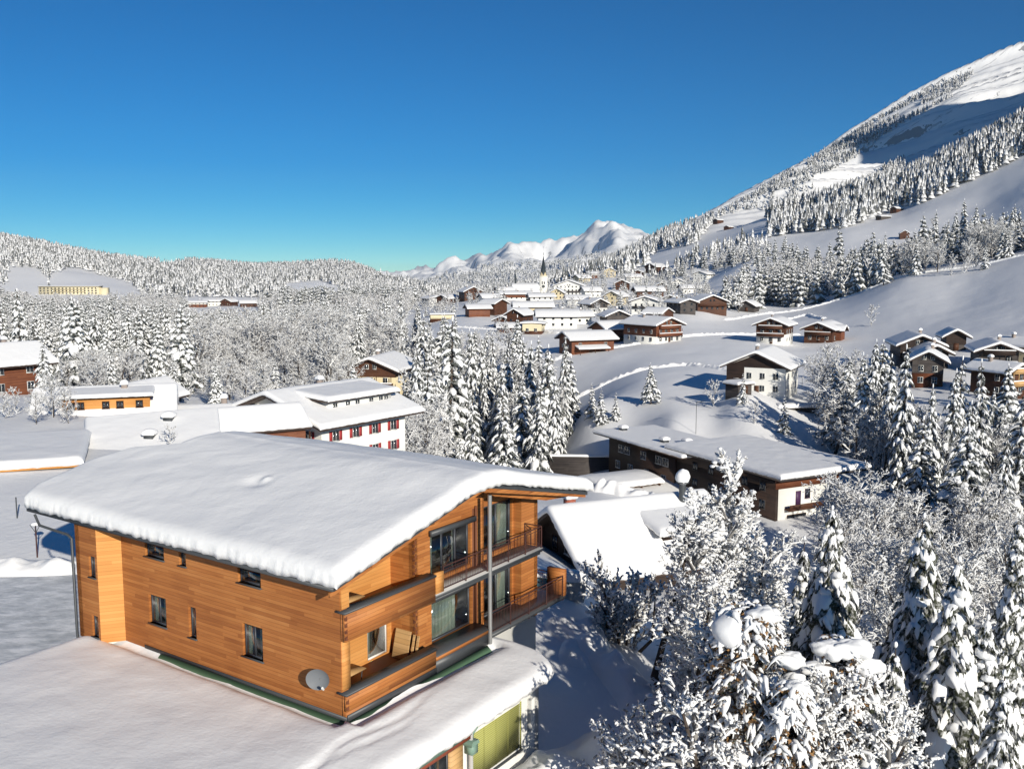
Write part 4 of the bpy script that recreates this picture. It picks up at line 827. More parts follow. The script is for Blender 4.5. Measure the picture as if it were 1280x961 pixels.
m = MB(); snow_slab(m, lambda s, t_: (-1.7 + s * 17.6, -1.6 + t_ * (Lh + 2.7), ht - 0.1 + 0.1 * s), 17.6, Lh + 2.7, 0.75, 0.6, 2, 0.06, 0.45, fine=0.35, seed=19); m.obj('roof_snow', SNOW, hot, smooth=True)
m = MB(); snow_slab(m, lambda s, t_: (-2.7 + s * 13.8, Lh - 5 + t_ * 27.1, ht - 0.75 + 0.0 * s), 13.8, 27.1, 0.5, 0.5, 2, 0.06, 0.45, fine=0.5, seed=20); m.obj('roof_snow', SNOW, hot, smooth=True)
Tf = frameT((0, 1.5, 0), (1, 0, 0), (0, -1, 0)); Ts = frameT((0.0, 0, 0), (0, 1, 0), (-1, 0, 0)); Ts2 = frameT((-0.4, 0, 0), (0, 1, 0), (-1, 0, 0))
MB().box(4.1, 5.1, 0.0, 0.06, ht - 5.2, ht - 3.0, T=Tf).obj('door', PURP, hot); small_window(hot, Tf, 6.4, ht - 4.2, 0.9, 1.3, PURP, True); small_window(hot, Tf, 3.8 + 0.0, ht - 2.0, 1.2, 1.2, WFRAME, True)
MB().box(2.0, 8.6, 0.02, 1.2, ht - 5.6, ht - 5.35, T=Tf).box(2.0, 8.6, 1.12, 1.2, ht - 5.349, ht - 4.7, T=Tf).obj('balcony', WOODB, hot)
small_window(hot, Tf, 4.4, ht - 8.4, 3.6, 1.9, WOODB, True); small_window(hot, Tf, 9.8, ht - 8.2, 1.4, 1.5, WOODB, True)
for y in (4, 8, 12, 16, 20): 
    for z in (ht - 2.9, ht - 5.6): small_window(hot, Ts, y, z, 1.2, 1.2, WOODG, True)
for y in (27.5, 29.5, 34, 39, 41): small_window(hot, Ts2, y, ht - 3.6, 1.5, 1.2, WFRAME, True)
for y in (28, 33, 38, 42): small_window(hot, Ts2, y, ht - 6.6, 1.3, 1.2, WFRAME, True)
for (x, y, z) in ((4, 27.5, ht - 0.4), (1.5, 30.5, ht - 0.4), (2, 44, ht - 0.4)): chimney(hot, x, y, z, 0.6, 1.1, DARK)
m = MB().box(-14.5, -2.7, 25, 33, -0.0 + ht - 6.0, ht - 5.75); cp = thing('carport', (0, 0, 0), 0, 'open carport with thick snow on its roof in front of the timber hotel', 'carport')
cp.location = hot.location.copy(); cp.rotation_euler = hot.rotation_euler.copy()
m.obj('roof', WOODB, cp); m = MB(); snow_slab(m, lambda s, t_: (-14.7 + s * 12.2, 24.8 + t_ * 8.4, ht - 5.75 + 0.9 * np.sin(t_ * math.pi) * 0.5), 12.2, 8.4, 0.75, 0.7, 1.5, 0.08, 0.4, fine=0.4, seed=22); m.obj('roof_snow', SNOW, cp, smooth=True)
for x in (-14, -10.4, -6.7, -3.1):
    for y in (25.3, 32.6): MB().box(x - 0.12, x + 0.12, y - 0.12, y + 0.12, -3, ht - 6.0).obj('post', WOODB, cp)
MB().box(-14.3, -3.0, 32.7, 32.85, -3, ht - 6.01).obj('back_wall', WOODK, cp)

# ------------------------------------------------------------------ dark chalet with the snow roof right of the timber house
dk = R(67); q = (at(697, 628, 75) + at(872, 610, 79.5)) / 2; L2 = 13.8; z0 = -24.5
dch = thing('chalet', (q[0], q[1], z0), -dk, 'black-brown chalet under a broad sunlit snow roof right of the timber house', 'chalet')
wv, pt_ = 12.6, 31; hwv = q[2] - 0.75 - z0 - wv / 2 * math.tan(R(pt_))
MB().prism([(-wv / 2 + 0.6, -4), (wv / 2 - 0.6, -4), (wv / 2 - 0.6, hwv + 0.3), (0, hwv + wv / 2 * math.tan(R(pt_)) - 0.1), (-wv / 2 + 0.6, hwv + 0.3)], 'y', -L2 / 2 + 0.9, L2 / 2).obj('wall', WOODK, dch)
rfd, _ = gable_roof(dch, wv - 1.2, L2, hwv + 0.25, pt_, 0.9, 0.5, 0.62, 75, 31)
Td = frameT((0, -L2 / 2 + 0.9, 0), (1, 0, 0), (0, -1, 0))
small_window(dch, Td, 0.8, hwv + 0.5, 0.9, 1.1, WFRAME, True); small_window(dch, Td, -1.6, hwv + 0.3, 0.9, 1.1, WOODB, True); small_window(dch, Td, 2.5, hwv - 2.2, 1.1, 1.2, WOODB, True); small_window(dch, Td, -2.5, hwv - 2.2, 1.1, 1.2, WOODB, True)
m = MB().box(-5.2, 5.2, 0.02, 1.2, hwv - 0.9, hwv - 0.75, T=Td); m.box(-5.2, 5.2, 1.12, 1.2, hwv - 0.749, hwv + 0.1, T=Td); bl = m.obj('balcony', WOODK, dch)
m = MB(); snow_slab(m, lambda s, t_: (-5.2 + s * 10.4, -L2 / 2 + 0.9 - 1.3 + t_ * 0.25, hwv + 0.11 + 0 * s), 10.4, 0.25, 0.15, 0.12, 1, 0.02, 0.4, fine=0.3); m.obj('snow', SNOW, bl, smooth=True)
MB().box(2.4, 4.6, 0.4, 4.4, hwv + 0.2, hwv + 2.35).obj('dormer', WOODK, dch)
m = MB(); snow_slab(m, lambda s, t_: (0.6 + s * 4.6, -0.2 + t_ * 5.2, hwv + 3.25 - s * 0.85), 4.6, 5.2, 0.55, 0.45, 1, 0.05, 0.5, fine=0.3, seed=33); m.obj('dormer_snow', SNOW, dch, smooth=True)
chimney(rfd, -1.2, -4.9, hwv + 3.6, 0.9, 0.75, REDBR)
ctp = thing('lantern_chimney', tuple(at(853, 612, 78)), 0, 'dark round vent pole topped by a ball of snow behind the chalet ridge', 'vent')
ctp.location.z -= 0.4
MB().tube([(0, 0, -1), (0, 0, 1.0)], 0.28, 10).tube([(0, 0, 1.0), (0, 0, 1.12)], 0.55, 10).obj('vent_body', DARK, ctp)
def blob(mb, c, rx, ry, rz_, n=12, seed=0, m=0, amp=0.22):
    u = np.linspace(0, math.pi, n + 1); v = np.linspace(0, 2 * math.pi, 2 * n, endpoint=False); U, V = np.meshgrid(u, v, indexing='ij')
    x, y, z = np.sin(U) * np.cos(V), np.sin(U) * np.sin(V), np.cos(U); k = 1 + amp * 2 * (fbm(x * 1.6 + seed, y * 1.6 + z * 1.3, 3, seed))
    P_ = np.stack([c[0] + rx * x * k, c[1] + ry * y * k, c[2] + rz_ * z * k], -1).reshape(-1, 3); w = 2 * n
    i = (np.arange(n)[:, None] * w + np.arange(w)[None]).ravel(); j = (np.arange(n)[:, None] * w + (np.arange(w)[None] + 1) % w).ravel()
    return mb.add(P_, np.stack([i, i + w, j + w, j], 1), m)
blob(MB(), (0, 0, 1.5), 0.62, 0.62, 0.6, seed=3).obj('snow_cap', SNOW, ctp, smooth=True)

# ------------------------------------------------------------------ church and the long cream hotel on the left hill
cq = at(662, 380, 900); cz = Hs(cq[0], 900)
ch = thing('church', (cq[0], 900, cz), 0, 'white village church with a slender bell tower and a dark pointed spire', 'church')
tx = at(679, 380, 900)[0] - cq[0]; zt = lambda py: at(679, py, 900)[2] - cz
MB().box(tx - 3.7, tx + 3.7, -3.3, 3.7, -6, zt(345)).obj('tower', plaster('tower_plaster', (0.84, 0.82, 0.74)), ch)
m = MB(); V = []; w0 = 3.4
for sx_, sy in ((-1, -1), (1, -1), (1, 1), (-1, 1)): V.append((tx + sx_ * w0, sy * w0, zt(346)))
g = zt(338); m.add(V + [(tx, -0.0, g + 3.5)], [(0, 1, 4), (1, 2, 4), (2, 3, 4), (3, 0, 4)], 0); m.obj('tower_gables', PLC, ch)
m = MB(); n8 = 8; V = [(tx + 3.1 * math.cos(q * math.pi / 4), 3.1 * math.sin(q * math.pi / 4), zt(345)) for q in range(8)] + [(tx, 0, zt(319))]; m.add(V, [(q, (q + 1) % 8, 8) for q in range(8)]); m.tube([(tx, 0, zt(319)), (tx, 0, zt(316))], 0.25, 5); m.obj('spire', SPIRE, ch)
for k, py in enumerate((352, 358)):
    o = MB()
    for dx in (-0.95, 0.95): o.box(tx + dx - 0.5, tx + dx + 0.5, -3.36, -3.3, zt(py + 3.2), zt(py))
    if k == 0: o.obj('belfry_openings', DGLASS, ch)
m = MB(); m.tube([(tx, -3.31, zt(358)), (tx, -3.42, zt(358))], 1.5, 16); m.obj('clock_face', DARK, ch)
nl = 26.0; nx0 = at(641, 380, 900)[0] - cq[0]; nx1 = tx - 3.2
eh, rh = zt(365), zt(353.5)
MB().prism([(-7, -6), (7, -6), (7, eh), (0, rh - 1), (-7, eh)], 'x', nx0, nx1).obj('nave', PLW, ch)
r_ = MB().prism([(-8, eh - 0.4), (0, rh - 0.3), (8, eh - 0.4), (8, eh), (0, rh), (-8, eh)], 'x', nx0 - 0.8, nx1).obj('roof', ROOFD, ch)
m = MB(); snow_slab(m, lambda s, t_: (nx0 - 0.9 + s * (nx1 - nx0 + 0.9), -8.2 + t_ * 16.4, rh - np.sqrt((t_ * 16.4 - 8.2) ** 2 + 0.2) * (rh - eh) / 8), nx1 - nx0 + 0.9, 16.4, 0.6, 0.5, 4, 0.02, 0.5); m.obj('roof_snow', SNOW, r_, smooth=True)
for x in np.linspace(nx0 + 4, nx1 - 4, 5): MB().box(x - 0.8, x + 0.8, -7.06, -7.0, eh - 5.0, eh - 1.4).obj('window', DGLASS, ch)
MB().tube([(nx0 + 2.5, 0, rh - 1), (nx0 + 2.5, 0, rh + 3)], 0.9, 8).tube([(nx0 + 2.5, 0, rh + 3), (nx0 + 2.5, 0, rh + 9)], [1.3, 0.05], 8).obj('ridge_turret', SPIRE, ch)
gq = at(86, 366, 1090); gz_ = Hs(gq[0], 1090); gh = thing('grand_hotel', (gq[0], 1090, gz_), R(4), 'very long cream hotel with a grey flat roof on the clearing of the left hill', 'hotel')
W2 = 33; MB().box(-W2, W2, 0, 13, -8, 8.6).obj('wall', PLB, gh); MB().box(-W2 - 0.6, W2 + 0.6, -0.6, 13.6, 8.601, 9.2).obj('roof', WOODG, gh); MB().box(W2 + 0.001, W2 + 8, 2, 12, -8, 7.2).obj('side_wing', PLB, gh)
m = MB(); snow_slab(m, lambda s, t_: (-W2 - 0.6 + s * (2 * W2 + 1.2), 0.6 + t_ * 13, 9.201 + 0 * s), 2 * W2 + 1.2, 13, 0.5, 0.5, 6, 0.02, 0.5); m.obj('roof_snow', SNOW, gh, smooth=True)
for z in (0.6, 3.3, 6.0):
    for k in range(16): MB().box(-W2 + 2.1 + k * 4.05 - 0.9, -W2 + 2.1 + k * 4.05 + 0.9, -0.1, 0.0, z, z + 1.5).obj('window', DGLASS, gh)
for z in (3.0, 5.7): MB().box(-W2 * 0.55, W2 * 0.55, -1.3, -0.101, z - 0.15, z + 0.35).obj('balcony', PLC, gh)
HOUSE_FOOT += [(gq[0], 1096, 42), (cq[0], 900, 22), (HX[0] + 0, 140, 15), (HX[0] - 6, 155, 15), (HX[0] - 10, 172, 15), (at(432, 500, 126)[0], 128, 13), (at(142, 500, 119)[0], 119, 11), (big.location.x, 96, 15), (dch.location.x, dch.location.y, 9.5), (at(20, 597, 79)[0] - 6, 86, 14)]

# ------------------------------------------------------------------ trees
def loft(P0_, D, L, rise, droop, w, th, rings, sides, r, zoff=0.0, pw=0.7, wob=0.0, tip=0.15):
    """N curved, flattened, drooping pillows; all arguments arrays of length N. returns verts, quads"""
    N = len(L); t_ = np.linspace(0, 1, rings)[None, :]
    Lh = L[:, None] * t_; C = P0_[:, None, :] + D[:, None, :] * Lh[..., None]
    C[..., 2] += rise[:, None] * t_ - droop[:, None] * t_ ** 2 + zoff
    prof = np.clip(np.sin(np.pi * np.clip(t_ * (1 - tip * 0.3) + 0.08, 0, 1)), 0.05, 1) ** pw * np.ones((N, 1)); prof = prof * (1 + wob * r.uniform(-1, 1, (N, rings)))
    S = np.stack([-D[:, 1], D[:, 0], np.zeros(N)], 1)
    th_ = np.linspace(0, 2 * np.pi, sides, endpoint=False)
    V = C[:, :, None, :] + S[:, None, None, :] * (w[:, None, None] * prof[:, :, None] * np.cos(th_)[None, None])[..., None]
    V[..., 2] += th[:, None, None] * prof[:, :, None] * np.sin(th_)[None, None]
    V = V.reshape(-1, 3)
    i = np.arange(rings - 1)[:, None] * sides; j = np.arange(sides)[None]; a = (i + j).ravel(); b = (i + (j + 1) % sides).ravel()
    q = np.stack([a, b, b + sides, a + sides], 1)
    F = (q[None] + (np.arange(N) * rings * sides)[:, None, None]).reshape(-1, 4)
    return V, F
def conifer(h, rb, seed, nwh=18, nb=7, sub=3, rings=4, sides=5, need=1, fat=1.0, low=0.06, drp=0.45, near=False, fluff=0.0):
    """returns (trunk MB, needles MB, snow MB) of a snow-laden spruce"""
    r = np.random.default_rng(seed)
    tr_ = MB().tube([(0, 0, -1.5), (0, 0, h * 0.5), (r.normal(0, .05), r.normal(0, .05), h * 0.97)], [h * 0.018, h * 0.011, 0.02], 6)
    P_, D_, L_ = [], [], []
    for k in range(nwh):
        f_ = (k + r.uniform(-0.2, 0.2)) / nwh; z = h * (low + (0.985 - low) * f_); zj = h / nwh * (0.5 if near else 0.22); Rr = rb * (1 - f_) ** 0.85 * 1.0 + 0.12
        n_ = max(4, int(nb * (1 - f_ * 0.45))); ph = r.uniform(0, 6.28)
        for b in range(n_):
            a = ph + 6.283 * b / n_ + r.normal(0, 0.2); l_ = Rr * r.uniform(0.68, 1.15) * (1 if r.random() > 0.06 else 0.5)
            P_.append((0, 0, min(z + r.uniform(-zj, zj), h * 0.975))); D_.append((math.cos(a), math.sin(a), 0)); L_.append(l_)
    P_ = np.array(P_, float); D_ = np.array(D_); L_ = np.array(L_); N = len(L_)
    rise = L_ * r.uniform(0.02, 0.22, N); dr = L_ * r.uniform(drp * 0.7, drp * 1.35, N)
    Pm, Dm, Lm, Rm, Om = [P_], [D_], [L_], [rise], [dr]; main = np.ones(N, bool)
    for s in range(sub):
        tt = r.uniform(0.3, 0.85, N); ang = r.uniform(0.45, 1.0, N) * np.where(r.random(N) < 0.5, 1, -1) if s > 1 else r.uniform(0.5, 1.0, N) * (1 if s % 2 else -1)
        q = P_ + D_ * (L_ * tt)[:, None]; q[:, 2] += rise * tt - dr * tt ** 2
        c, s_ = np.cos(ang), np.sin(ang); d = np.stack([D_[:, 0] * c - D_[:, 1] * s_, D_[:, 0] * s_ + D_[:, 1] * c, np.zeros(N)], 1)
        l2 = L_ * (1 - tt * 0.55) * r.uniform(0.4, 0.65, N) + 0.05
        Pm.append(q); Dm.append(d); Lm.append(l2); Rm.append(-l2 * 0.1); Om.append(l2 * r.uniform(drp, drp * 2.0, N))
    P2, D2, L2, R2, O2 = map(np.concatenate, (Pm, Dm, Lm, Rm, Om))
    w = (0.10 + 0.13 * L2) * r.uniform(0.65, 1.3, len(L2)) * fat * np.clip(L2 / 0.55, 0.3, 1); th = w * r.uniform(0.5, 0.75, len(L2))
    nd = MB(); sn = MB()
    V, F = loft(P2, D2, L2 * 1.06, R2, O2, w * 1.12, th * 1.2, rings, max(4, sides - 1), r, zoff=-0.09 * fat, wob=0.35); nd.add(V, F)
    if need:                                                            # hanging twigs under the boughs
        k = int(need); M = len(L2); 
        for _ in range(k):
            tt = r.uniform(0.25, 1.0, M); q = P2 + D2 * (L2 * tt)[:, None]; q[:, 2] += R2 * tt - O2 * tt ** 2 - 0.05
            sd_ = r.uniform(-1, 1, M)[:, None] * np.stack([-D2[:, 1], D2[:, 0], np.zeros(M)], 1) * w[:, None] * 1.3
            ln = (0.15 + 0.22 * L2) * r.uniform(0.6, 1.5, M); wd = 0.05 + 0.05 * L2
            a = q + sd_; e = r.normal(0, 1, (M, 3)); e[:, 2] = 0; e = e / (np.linalg.norm(e, axis=1)[:, None] + 1e-6) * wd[:, None]
            tipv = a + sd_ * 0.5 + D2 * (ln * 0.35)[:, None]; tipv[:, 2] -= ln
            V = np.stack([a - e, a + e, tipv], 1).reshape(-1, 3); nd.add(V, np.arange(M * 3).reshape(-1, 3))
    sel = r.random(len(L2)) < 0.93; t0 = r.uniform(0.12, 0.35, len(L2))
    Ps = P2 + D2 * (L2 * t0)[:, None]; Ps[:, 2] += R2 * t0 - O2 * t0 ** 2 + th * 0.35
    V, F = loft(Ps[sel], D2[sel], (L2 * (1 - t0) * r.uniform(0.85, 1.0, len(L2)))[sel], (R2 * (1 - t0) - 2 * O2 * t0 * (1 - t0))[sel], (O2 * (1 - t0) ** 2)[sel], w[sel], (th * 1.05)[sel], rings, sides, r, wob=0.28, pw=0.55); sn.add(V, F)
    blob(sn, (0, 0, h * 0.985), 0.07, 0.07, 0.2 if not near else 0.12, 4, seed)
    return tr_, nd, sn
def deciduous(h, seed, lv=(9, 6, 5, 4), rad=0.42, thick=1.0, spread=1.0, base=0.12, multi=0):
    """frost-covered bare tree: (trunk MB, twig MB with snow on top and bark below)"""
    r = np.random.default_rng(seed)
    tr_ = MB(); tw = MB()
    top = np.array([r.normal(0, h * 0.03), r.normal(0, h * 0.03), h * 0.8])
    if multi:
        P_, D_, L_ = [], [], []
        for k in range(multi):
            a = r.uniform(0, 6.28); d = np.array([math.cos(a) * 0.45, math.sin(a) * 0.45, 1.0]); d /= np.linalg.norm(d); P_.append((0, 0, -0.3)); D_.append(d); L_.append(h * r.uniform(0.6, 0.95))
        P_, D_, L_ = map(np.array, (P_, D_, L_)); Lr = L_ * 0.018
    else:
        P_ = np.array([(0, 0, -1.0)]); D_ = (top / np.linalg.norm(top))[None]; L_ = np.array([h * 0.95]); Lr = np.array([h * 0.017])
    for lev, k in enumerate([0] + list(lv)):
        if lev > 0:
            N = len(L_); tt = (np.linspace(base if lev == 1 else 0.2, 0.97, k)[None] + r.uniform(-0.06, 0.06, (N, k))).clip(0.05, 1)
            ph = r.uniform(0, 6.28, (N, 1)) + np.arange(k)[None] * 2.4; tilt = r.uniform(0.55, 1.0, (N, k)) * spread
            a = np.cross(D_, [0.3, 0.2, 1.0]); a /= np.linalg.norm(a, axis=1)[:, None] + 1e-6; b = np.cross(D_, a)
            nd_ = D_[:, None] * np.cos(tilt)[..., None] + (a[:, None] * np.cos(ph)[..., None] + b[:, None] * np.sin(ph)[..., None]) * np.sin(tilt)[..., None]
            nd_[..., 2] += 0.18 if lev < 3 else -0.05
            nd_ /= np.linalg.norm(nd_, axis=2)[..., None]
            Pn = P_[:, None] + D_[:, None] * (L_[:, None] * tt)[..., None]; Pn[..., 2] -= 0.0
            fac = rad if lev == 1 else 0.5
            Ln = L_[:, None] * fac * (1.12 - 0.55 * tt if lev > 1 else np.sin(np.pi * (0.25 + 0.62 * tt)) + 0.12) * r.uniform(0.75, 1.2, (N, k))
            Rn = np.repeat((Lr[:, None] * 0.5), k, 1)
            P_, D_, L_, Lr = Pn.reshape(-1, 3), nd_.reshape(-1, 3), Ln.ravel(), Rn.ravel()
        N = len(L_); last = lev >= len(lv) - 1
        wdt = np.maximum(Lr, 0.012) + (0.028 * thick if lev > 0 else 0)
        E_ = P_ + D_ * L_[:, None]; Mid = P_ + D_ * (L_ * 0.55)[:, None]; Mid += r.normal(0, 1, (N, 3)) * (L_ * 0.06)[:, None]; E_[:, 2] -= L_ * 0.12 * (lev >= 2)
        if lev == 0:
            for i in range(N): tr_.tube([P_[i], Mid[i], E_[i]], [Lr[i] * 1.3, Lr[i] * 0.9, 0.03], 7)
            D_ = (E_ - P_); D_ /= np.linalg.norm(D_, axis=1)[:, None]; continue
        S = np.cross(D_, [0.0, 0.0, 1.0]); nn = np.linalg.norm(S, axis=1); S[nn < 0.15] = (1, 0, 0); S /= np.linalg.norm(S, axis=1)[:, None]
        U = np.cross(S, D_); U[U[:, 2] < 0] *= -1
        V = np.zeros((N, 7, 3))
        for q, (C, f_) in enumerate(((P_, 1.0), (Mid, 0.95))):
            V[:, q * 3] = C + S * (wdt * f_)[:, None]; V[:, q * 3 + 1] = C - S * (wdt * f_)[:, None]; V[:, q * 3 + 2] = C + U * (wdt * 1.5 * f_)[:, None]
        V[:, 6] = E_
        o = (np.arange(N) * 7)[:, None]
        white = r.random(N) < 0.88
        Q = np.concatenate([o + [0, 3, 5, 2], o + [1, 2, 5, 4]]); T3 = np.concatenate([o + [3, 6, 5], o + [4, 5, 6]]); QB = o + [0, 1, 4, 3]; TB = o + [3, 4, 6]
        mw = np.where(np.concatenate([white, white]), 0, 1)
        n0 = tw.n; tw.V.append(V.reshape(-1, 3)); tw.n += N * 7
        tw.F += [(Q + n0, mw), (T3 + n0, mw), (QB + n0, np.ones(N, int)), (TB + n0, np.ones(N, int))]
    return tr_, tw
def merge_into(store, parts, M4s):
    """bake copies of part arrays; M4s = (x,y,z,scale,rot)"""
    for (V, FL) in parts:
        c, s = np.cos(M4s[:, 4]), np.sin(M4s[:, 4]); k = M4s[:, 3]
        for i0 in range(0, len(M4s), 4000):
            sl = slice(i0, i0 + 4000); n_ = len(M4s[sl])
            X_a = (V[None, :, 0] * c[sl, None] - V[None, :, 1] * s[sl, None]) * k[sl, None] + M4s[sl, 0, None]
            Y_a = (V[None, :, 0] * s[sl, None] + V[None, :, 1] * c[sl, None]) * k[sl, None] + M4s[sl, 1, None]
            Z_a = V[None, :, 2] * k[sl, None] + M4s[sl, 2, None]
            VV = np.stack([X_a, Y_a, Z_a], -1).reshape(-1, 3)
            for F, m_ in FL:
                FF = (F[None] + (np.arange(n_) * len(V))[:, None, None]).reshape(-1, F.shape[1])
                mm = np.tile(np.broadcast_to(np.asarray(m_), (len(F),)), n_); store.F.append((FF + store.n, mm))
            store.V.append(VV); store.n += len(VV)
def pack(mb, moff=0):
    V = np.concatenate(mb.V); return (V, [(F if F.ndim > 1 else F.reshape(1, -1), (np.asarray(m_) + moff)) for F, m_ in mb.F])
# detailed masters
CON = []
for s in range(12):
    h_ = 10.0; r_0 = np.random.default_rng(900 + s); a = conifer(h_, r_0.uniform(1.5, 2.7), 100 + s, nwh=int(r_0.integers(14, 22)), nb=int(r_0.integers(6, 9)), sub=3, rings=4, sides=5, need=2, fat=r_0.uniform(0.75, 1.35), low=r_0.uniform(0.04, 0.16), drp=r_0.uniform(0.35, 0.75))
    CON.append((a[0].mesh('trunk', BARK, True), a[1].mesh('crown', NEED), a[2].mesh('snow', SNOWT, True)))
DEC = []
for s in range(6):
    a = deciduous(10.0, 200 + s, lv=(11, 7, 5, 4) if s % 2 else (10, 7, 6, 4), rad=[0.42, 0.36, 0.5, 0.4, 0.45, 0.34][s], thick=1.0)
    DEC.append((a[0].mesh('trunk', BARK, True), a[1].mesh('crown', [FROST, TWIGB])))
# lighter masters for the masses of far trees
def conifer_lite(seed, nwh, nb, rings, sides):
    a = conifer(10.0, 2.2, seed, nwh=nwh, nb=nb, sub=1 if nwh > 8 else 0, rings=rings, sides=sides, need=1, fat=1.5 if nwh > 8 else 2.3); return [pack(a[1], 1), pack(a[2], 0)]
LITE = [conifer_lite(300 + s, 12, 6, 3, 4) for s in range(4)]; LITE2 = [conifer_lite(310 + s, 7, 5, 3, 3) for s in range(3)]
def dec_lite(seed, lv, th): a = deciduous(10.0, seed, lv=lv, thick=th, rad=0.42); return [pack(a[1], 0)]
DLITE = [dec_lite(320 + s, (9, 6, 5), 2.3) for s in range(4)]; DLITE2 = [dec_lite(330 + s, (7, 5, 2), 4.5) for s in range(3)]
def tiny_conifer(seed):
    r = np.random.default_rng(seed); m = MB()
    for k in range(4):
        z = 1.0 + k * 2.1; R_ = 2.2 * (1 - k / 4.6); n_ = 6; a = np.arange(n_) * 6.283 / n_ + r.uniform(0, 6); rr_ = R_ * r.uniform(0.6, 1.15, n_)
        V = np.concatenate([np.stack([rr_ * np.cos(a), rr_ * np.sin(a), z + r.uniform(-.5, .3, n_)], 1), [(0, 0, z + 3.0)]])
        m.add(V, [(i, (i + 1) % n_, n_) for i in range(n_)], 0); m.F[-1] = (m.F[-1][0], (r.random(n_) < 0.4).astype(int))
    return [pack(m)]
TINY = [tiny_conifer(340 + s) for s in range(5)]

def inpoly(px, py, poly):
    c = np.zeros(len(px), bool); n_ = len(poly)
    for i in range(n_):
        x0, y0 = poly[i]; x1, y1 = poly[(i + 1) % n_]
        k = ((y0 > py) != (y1 > py)) & (px < (x1 - x0) * (py - y0) / ((y1 - y0) or 1e-9) + x0); c ^= k
    return c
# region: key, pixel polygon of the ground where it grows, Y range, trees per 1000 m2, share of conifers, heights, label stem
REG = [
 ('valley', [(-60, 372), (520, 376), (505, 400), (500, 440), (520, 470), (505, 500), (455, 505), (400, 497), (330, 492), (250, 492), (150, 492), (60, 478), (-60, 470)], 165, 980, 20, 0.42, (9, 19)),
 ('gorge', [(500, 430), (560, 452), (640, 462), (722, 470), (738, 500), (745, 530), (735, 560), (715, 590), (600, 600), (500, 590), (490, 520)], 160, 330, 17, 0.82, (15, 27)),
 ('rightgroup', [(1010, 470), (1060, 500), (1120, 505), (1300, 500), (1400, 520), (1400, 690), (1200, 650), (1090, 610), (1010, 560)], 118, 205, 20, 0.5, (8, 19)),
 ('slope', [(1000, 668), (1085, 640), (1100, 605), (1400, 610), (1400, 1200), (1150, 1100), (1100, 900), (1010, 780)], 48, 120, 24, 0.08, (7, 12)),
 ('band', [(905, 396), (1010, 382), (1100, 362), (1180, 342), (1330, 318), (1330, 292), (1200, 315), (1150, 322), (1060, 335), (1000, 345), (940, 355), (900, 372)], 455, 760, 12, 0.6, (13, 24)),
 ('upper', [(760, 345), (830, 325), (930, 300), (1000, 318), (1060, 330), (1040, 350), (960, 350), (920, 372), (870, 350), (800, 350)], 650, 1500, 7, 0.55, (10, 20)),
 ('upper2', [(960, 298), (1060, 285), (1130, 258), (1100, 246), (1040, 262), (980, 262), (955, 290)], 900, 1700, 14, 0.9, (14, 24)),
 ('shoulder', [(690, 352), (760, 325), (800, 305), (870, 280), (905, 268), (880, 292), (860, 318), (800, 335), (750, 350), (700, 362)], 1000, 2300, 7, 0.9, (14, 24)),
 ('ridge', [(940, 262), (1000, 240), (1080, 222), (1140, 196), (1180, 180), (1330, 100), (1330, 240), (1200, 252), (1100, 262), (1040, 262), (960, 275)], 1150, 1640, 16, 0.97, (15, 26)),
 ('crestline', [(870, 282), (930, 252), (1000, 213), (1060, 172), (1130, 130), (1200, 92), (1218, 92), (1190, 122), (1120, 160), (1060, 205), (1000, 240), (930, 268)], 1850, 2540, 30, 1.0, (9, 15)),
 ('midstrip', [(1062, 232), (1110, 200), (1170, 176), (1180, 186), (1120, 218), (1075, 242)], 1550, 2200, 24, 1.0, (10, 16)),
 ('crest', [(900, 270), (930, 250), (1000, 208), (1060, 168), (1130, 135), (1110, 165), (1070, 205), (1010, 240), (960, 262)], 1700, 2500, 13.0, 1.0, (9, 15)),
 ('lefthill', [(-120, 240), (120, 300), (500, 315), (500, 372), (440, 376), (400, 372), (300, 372), (250, 372), (150, 372), (0, 372), (-120, 380)], 1120, 2420, 14, 0.8, (9, 17)),
 ('midhills', [(470, 348), (560, 338), (640, 328), (700, 328), (750, 318), (800, 318), (850, 330), (800, 350), (700, 366), (600, 374), (480, 374)], 2300, 6200, 2.0, 1.0, (20, 30)),
 ('village', [(640, 350), (860, 345), (900, 372), (850, 395), (800, 400), (740, 410), (650, 412), (600, 400), (520, 395), (480, 385), (480, 372), (640, 366)], 430, 1300, 6.5, 0.25, (6, 12)),
 ('villageedge', [(480, 420), (560, 428), (655, 420), (700, 425), (640, 440), (560, 445), (490, 430)], 300, 420, 9, 0.2, (7, 12)),
 ('fieldedge', [(1000, 490), (1080, 470), (1090, 500), (1060, 520), (1010, 520)], 190, 240, 16, 0.2, (7, 12)),
 ('hotelback', [(820, 528), (900, 522), (1000, 520), (1010, 560), (900, 560)], 160, 205, 9, 0.3, (6, 11)),
 ('redhouse', [(505, 500), (560, 500), (560, 600), (505, 600)], 128, 165, 16, 0.15, (9, 14)),
 ('lefthouses', [(-20, 500), (100, 500), (100, 545), (-20, 545)], 96, 125, 10, 0.2, (2.2, 4.2)),
 ('dorm', [(60, 478), (340, 478), (400, 497), (505, 500), (505, 515), (340, 512), (60, 512)], 138, 185, 24, 0.15, (6, 11)),
]
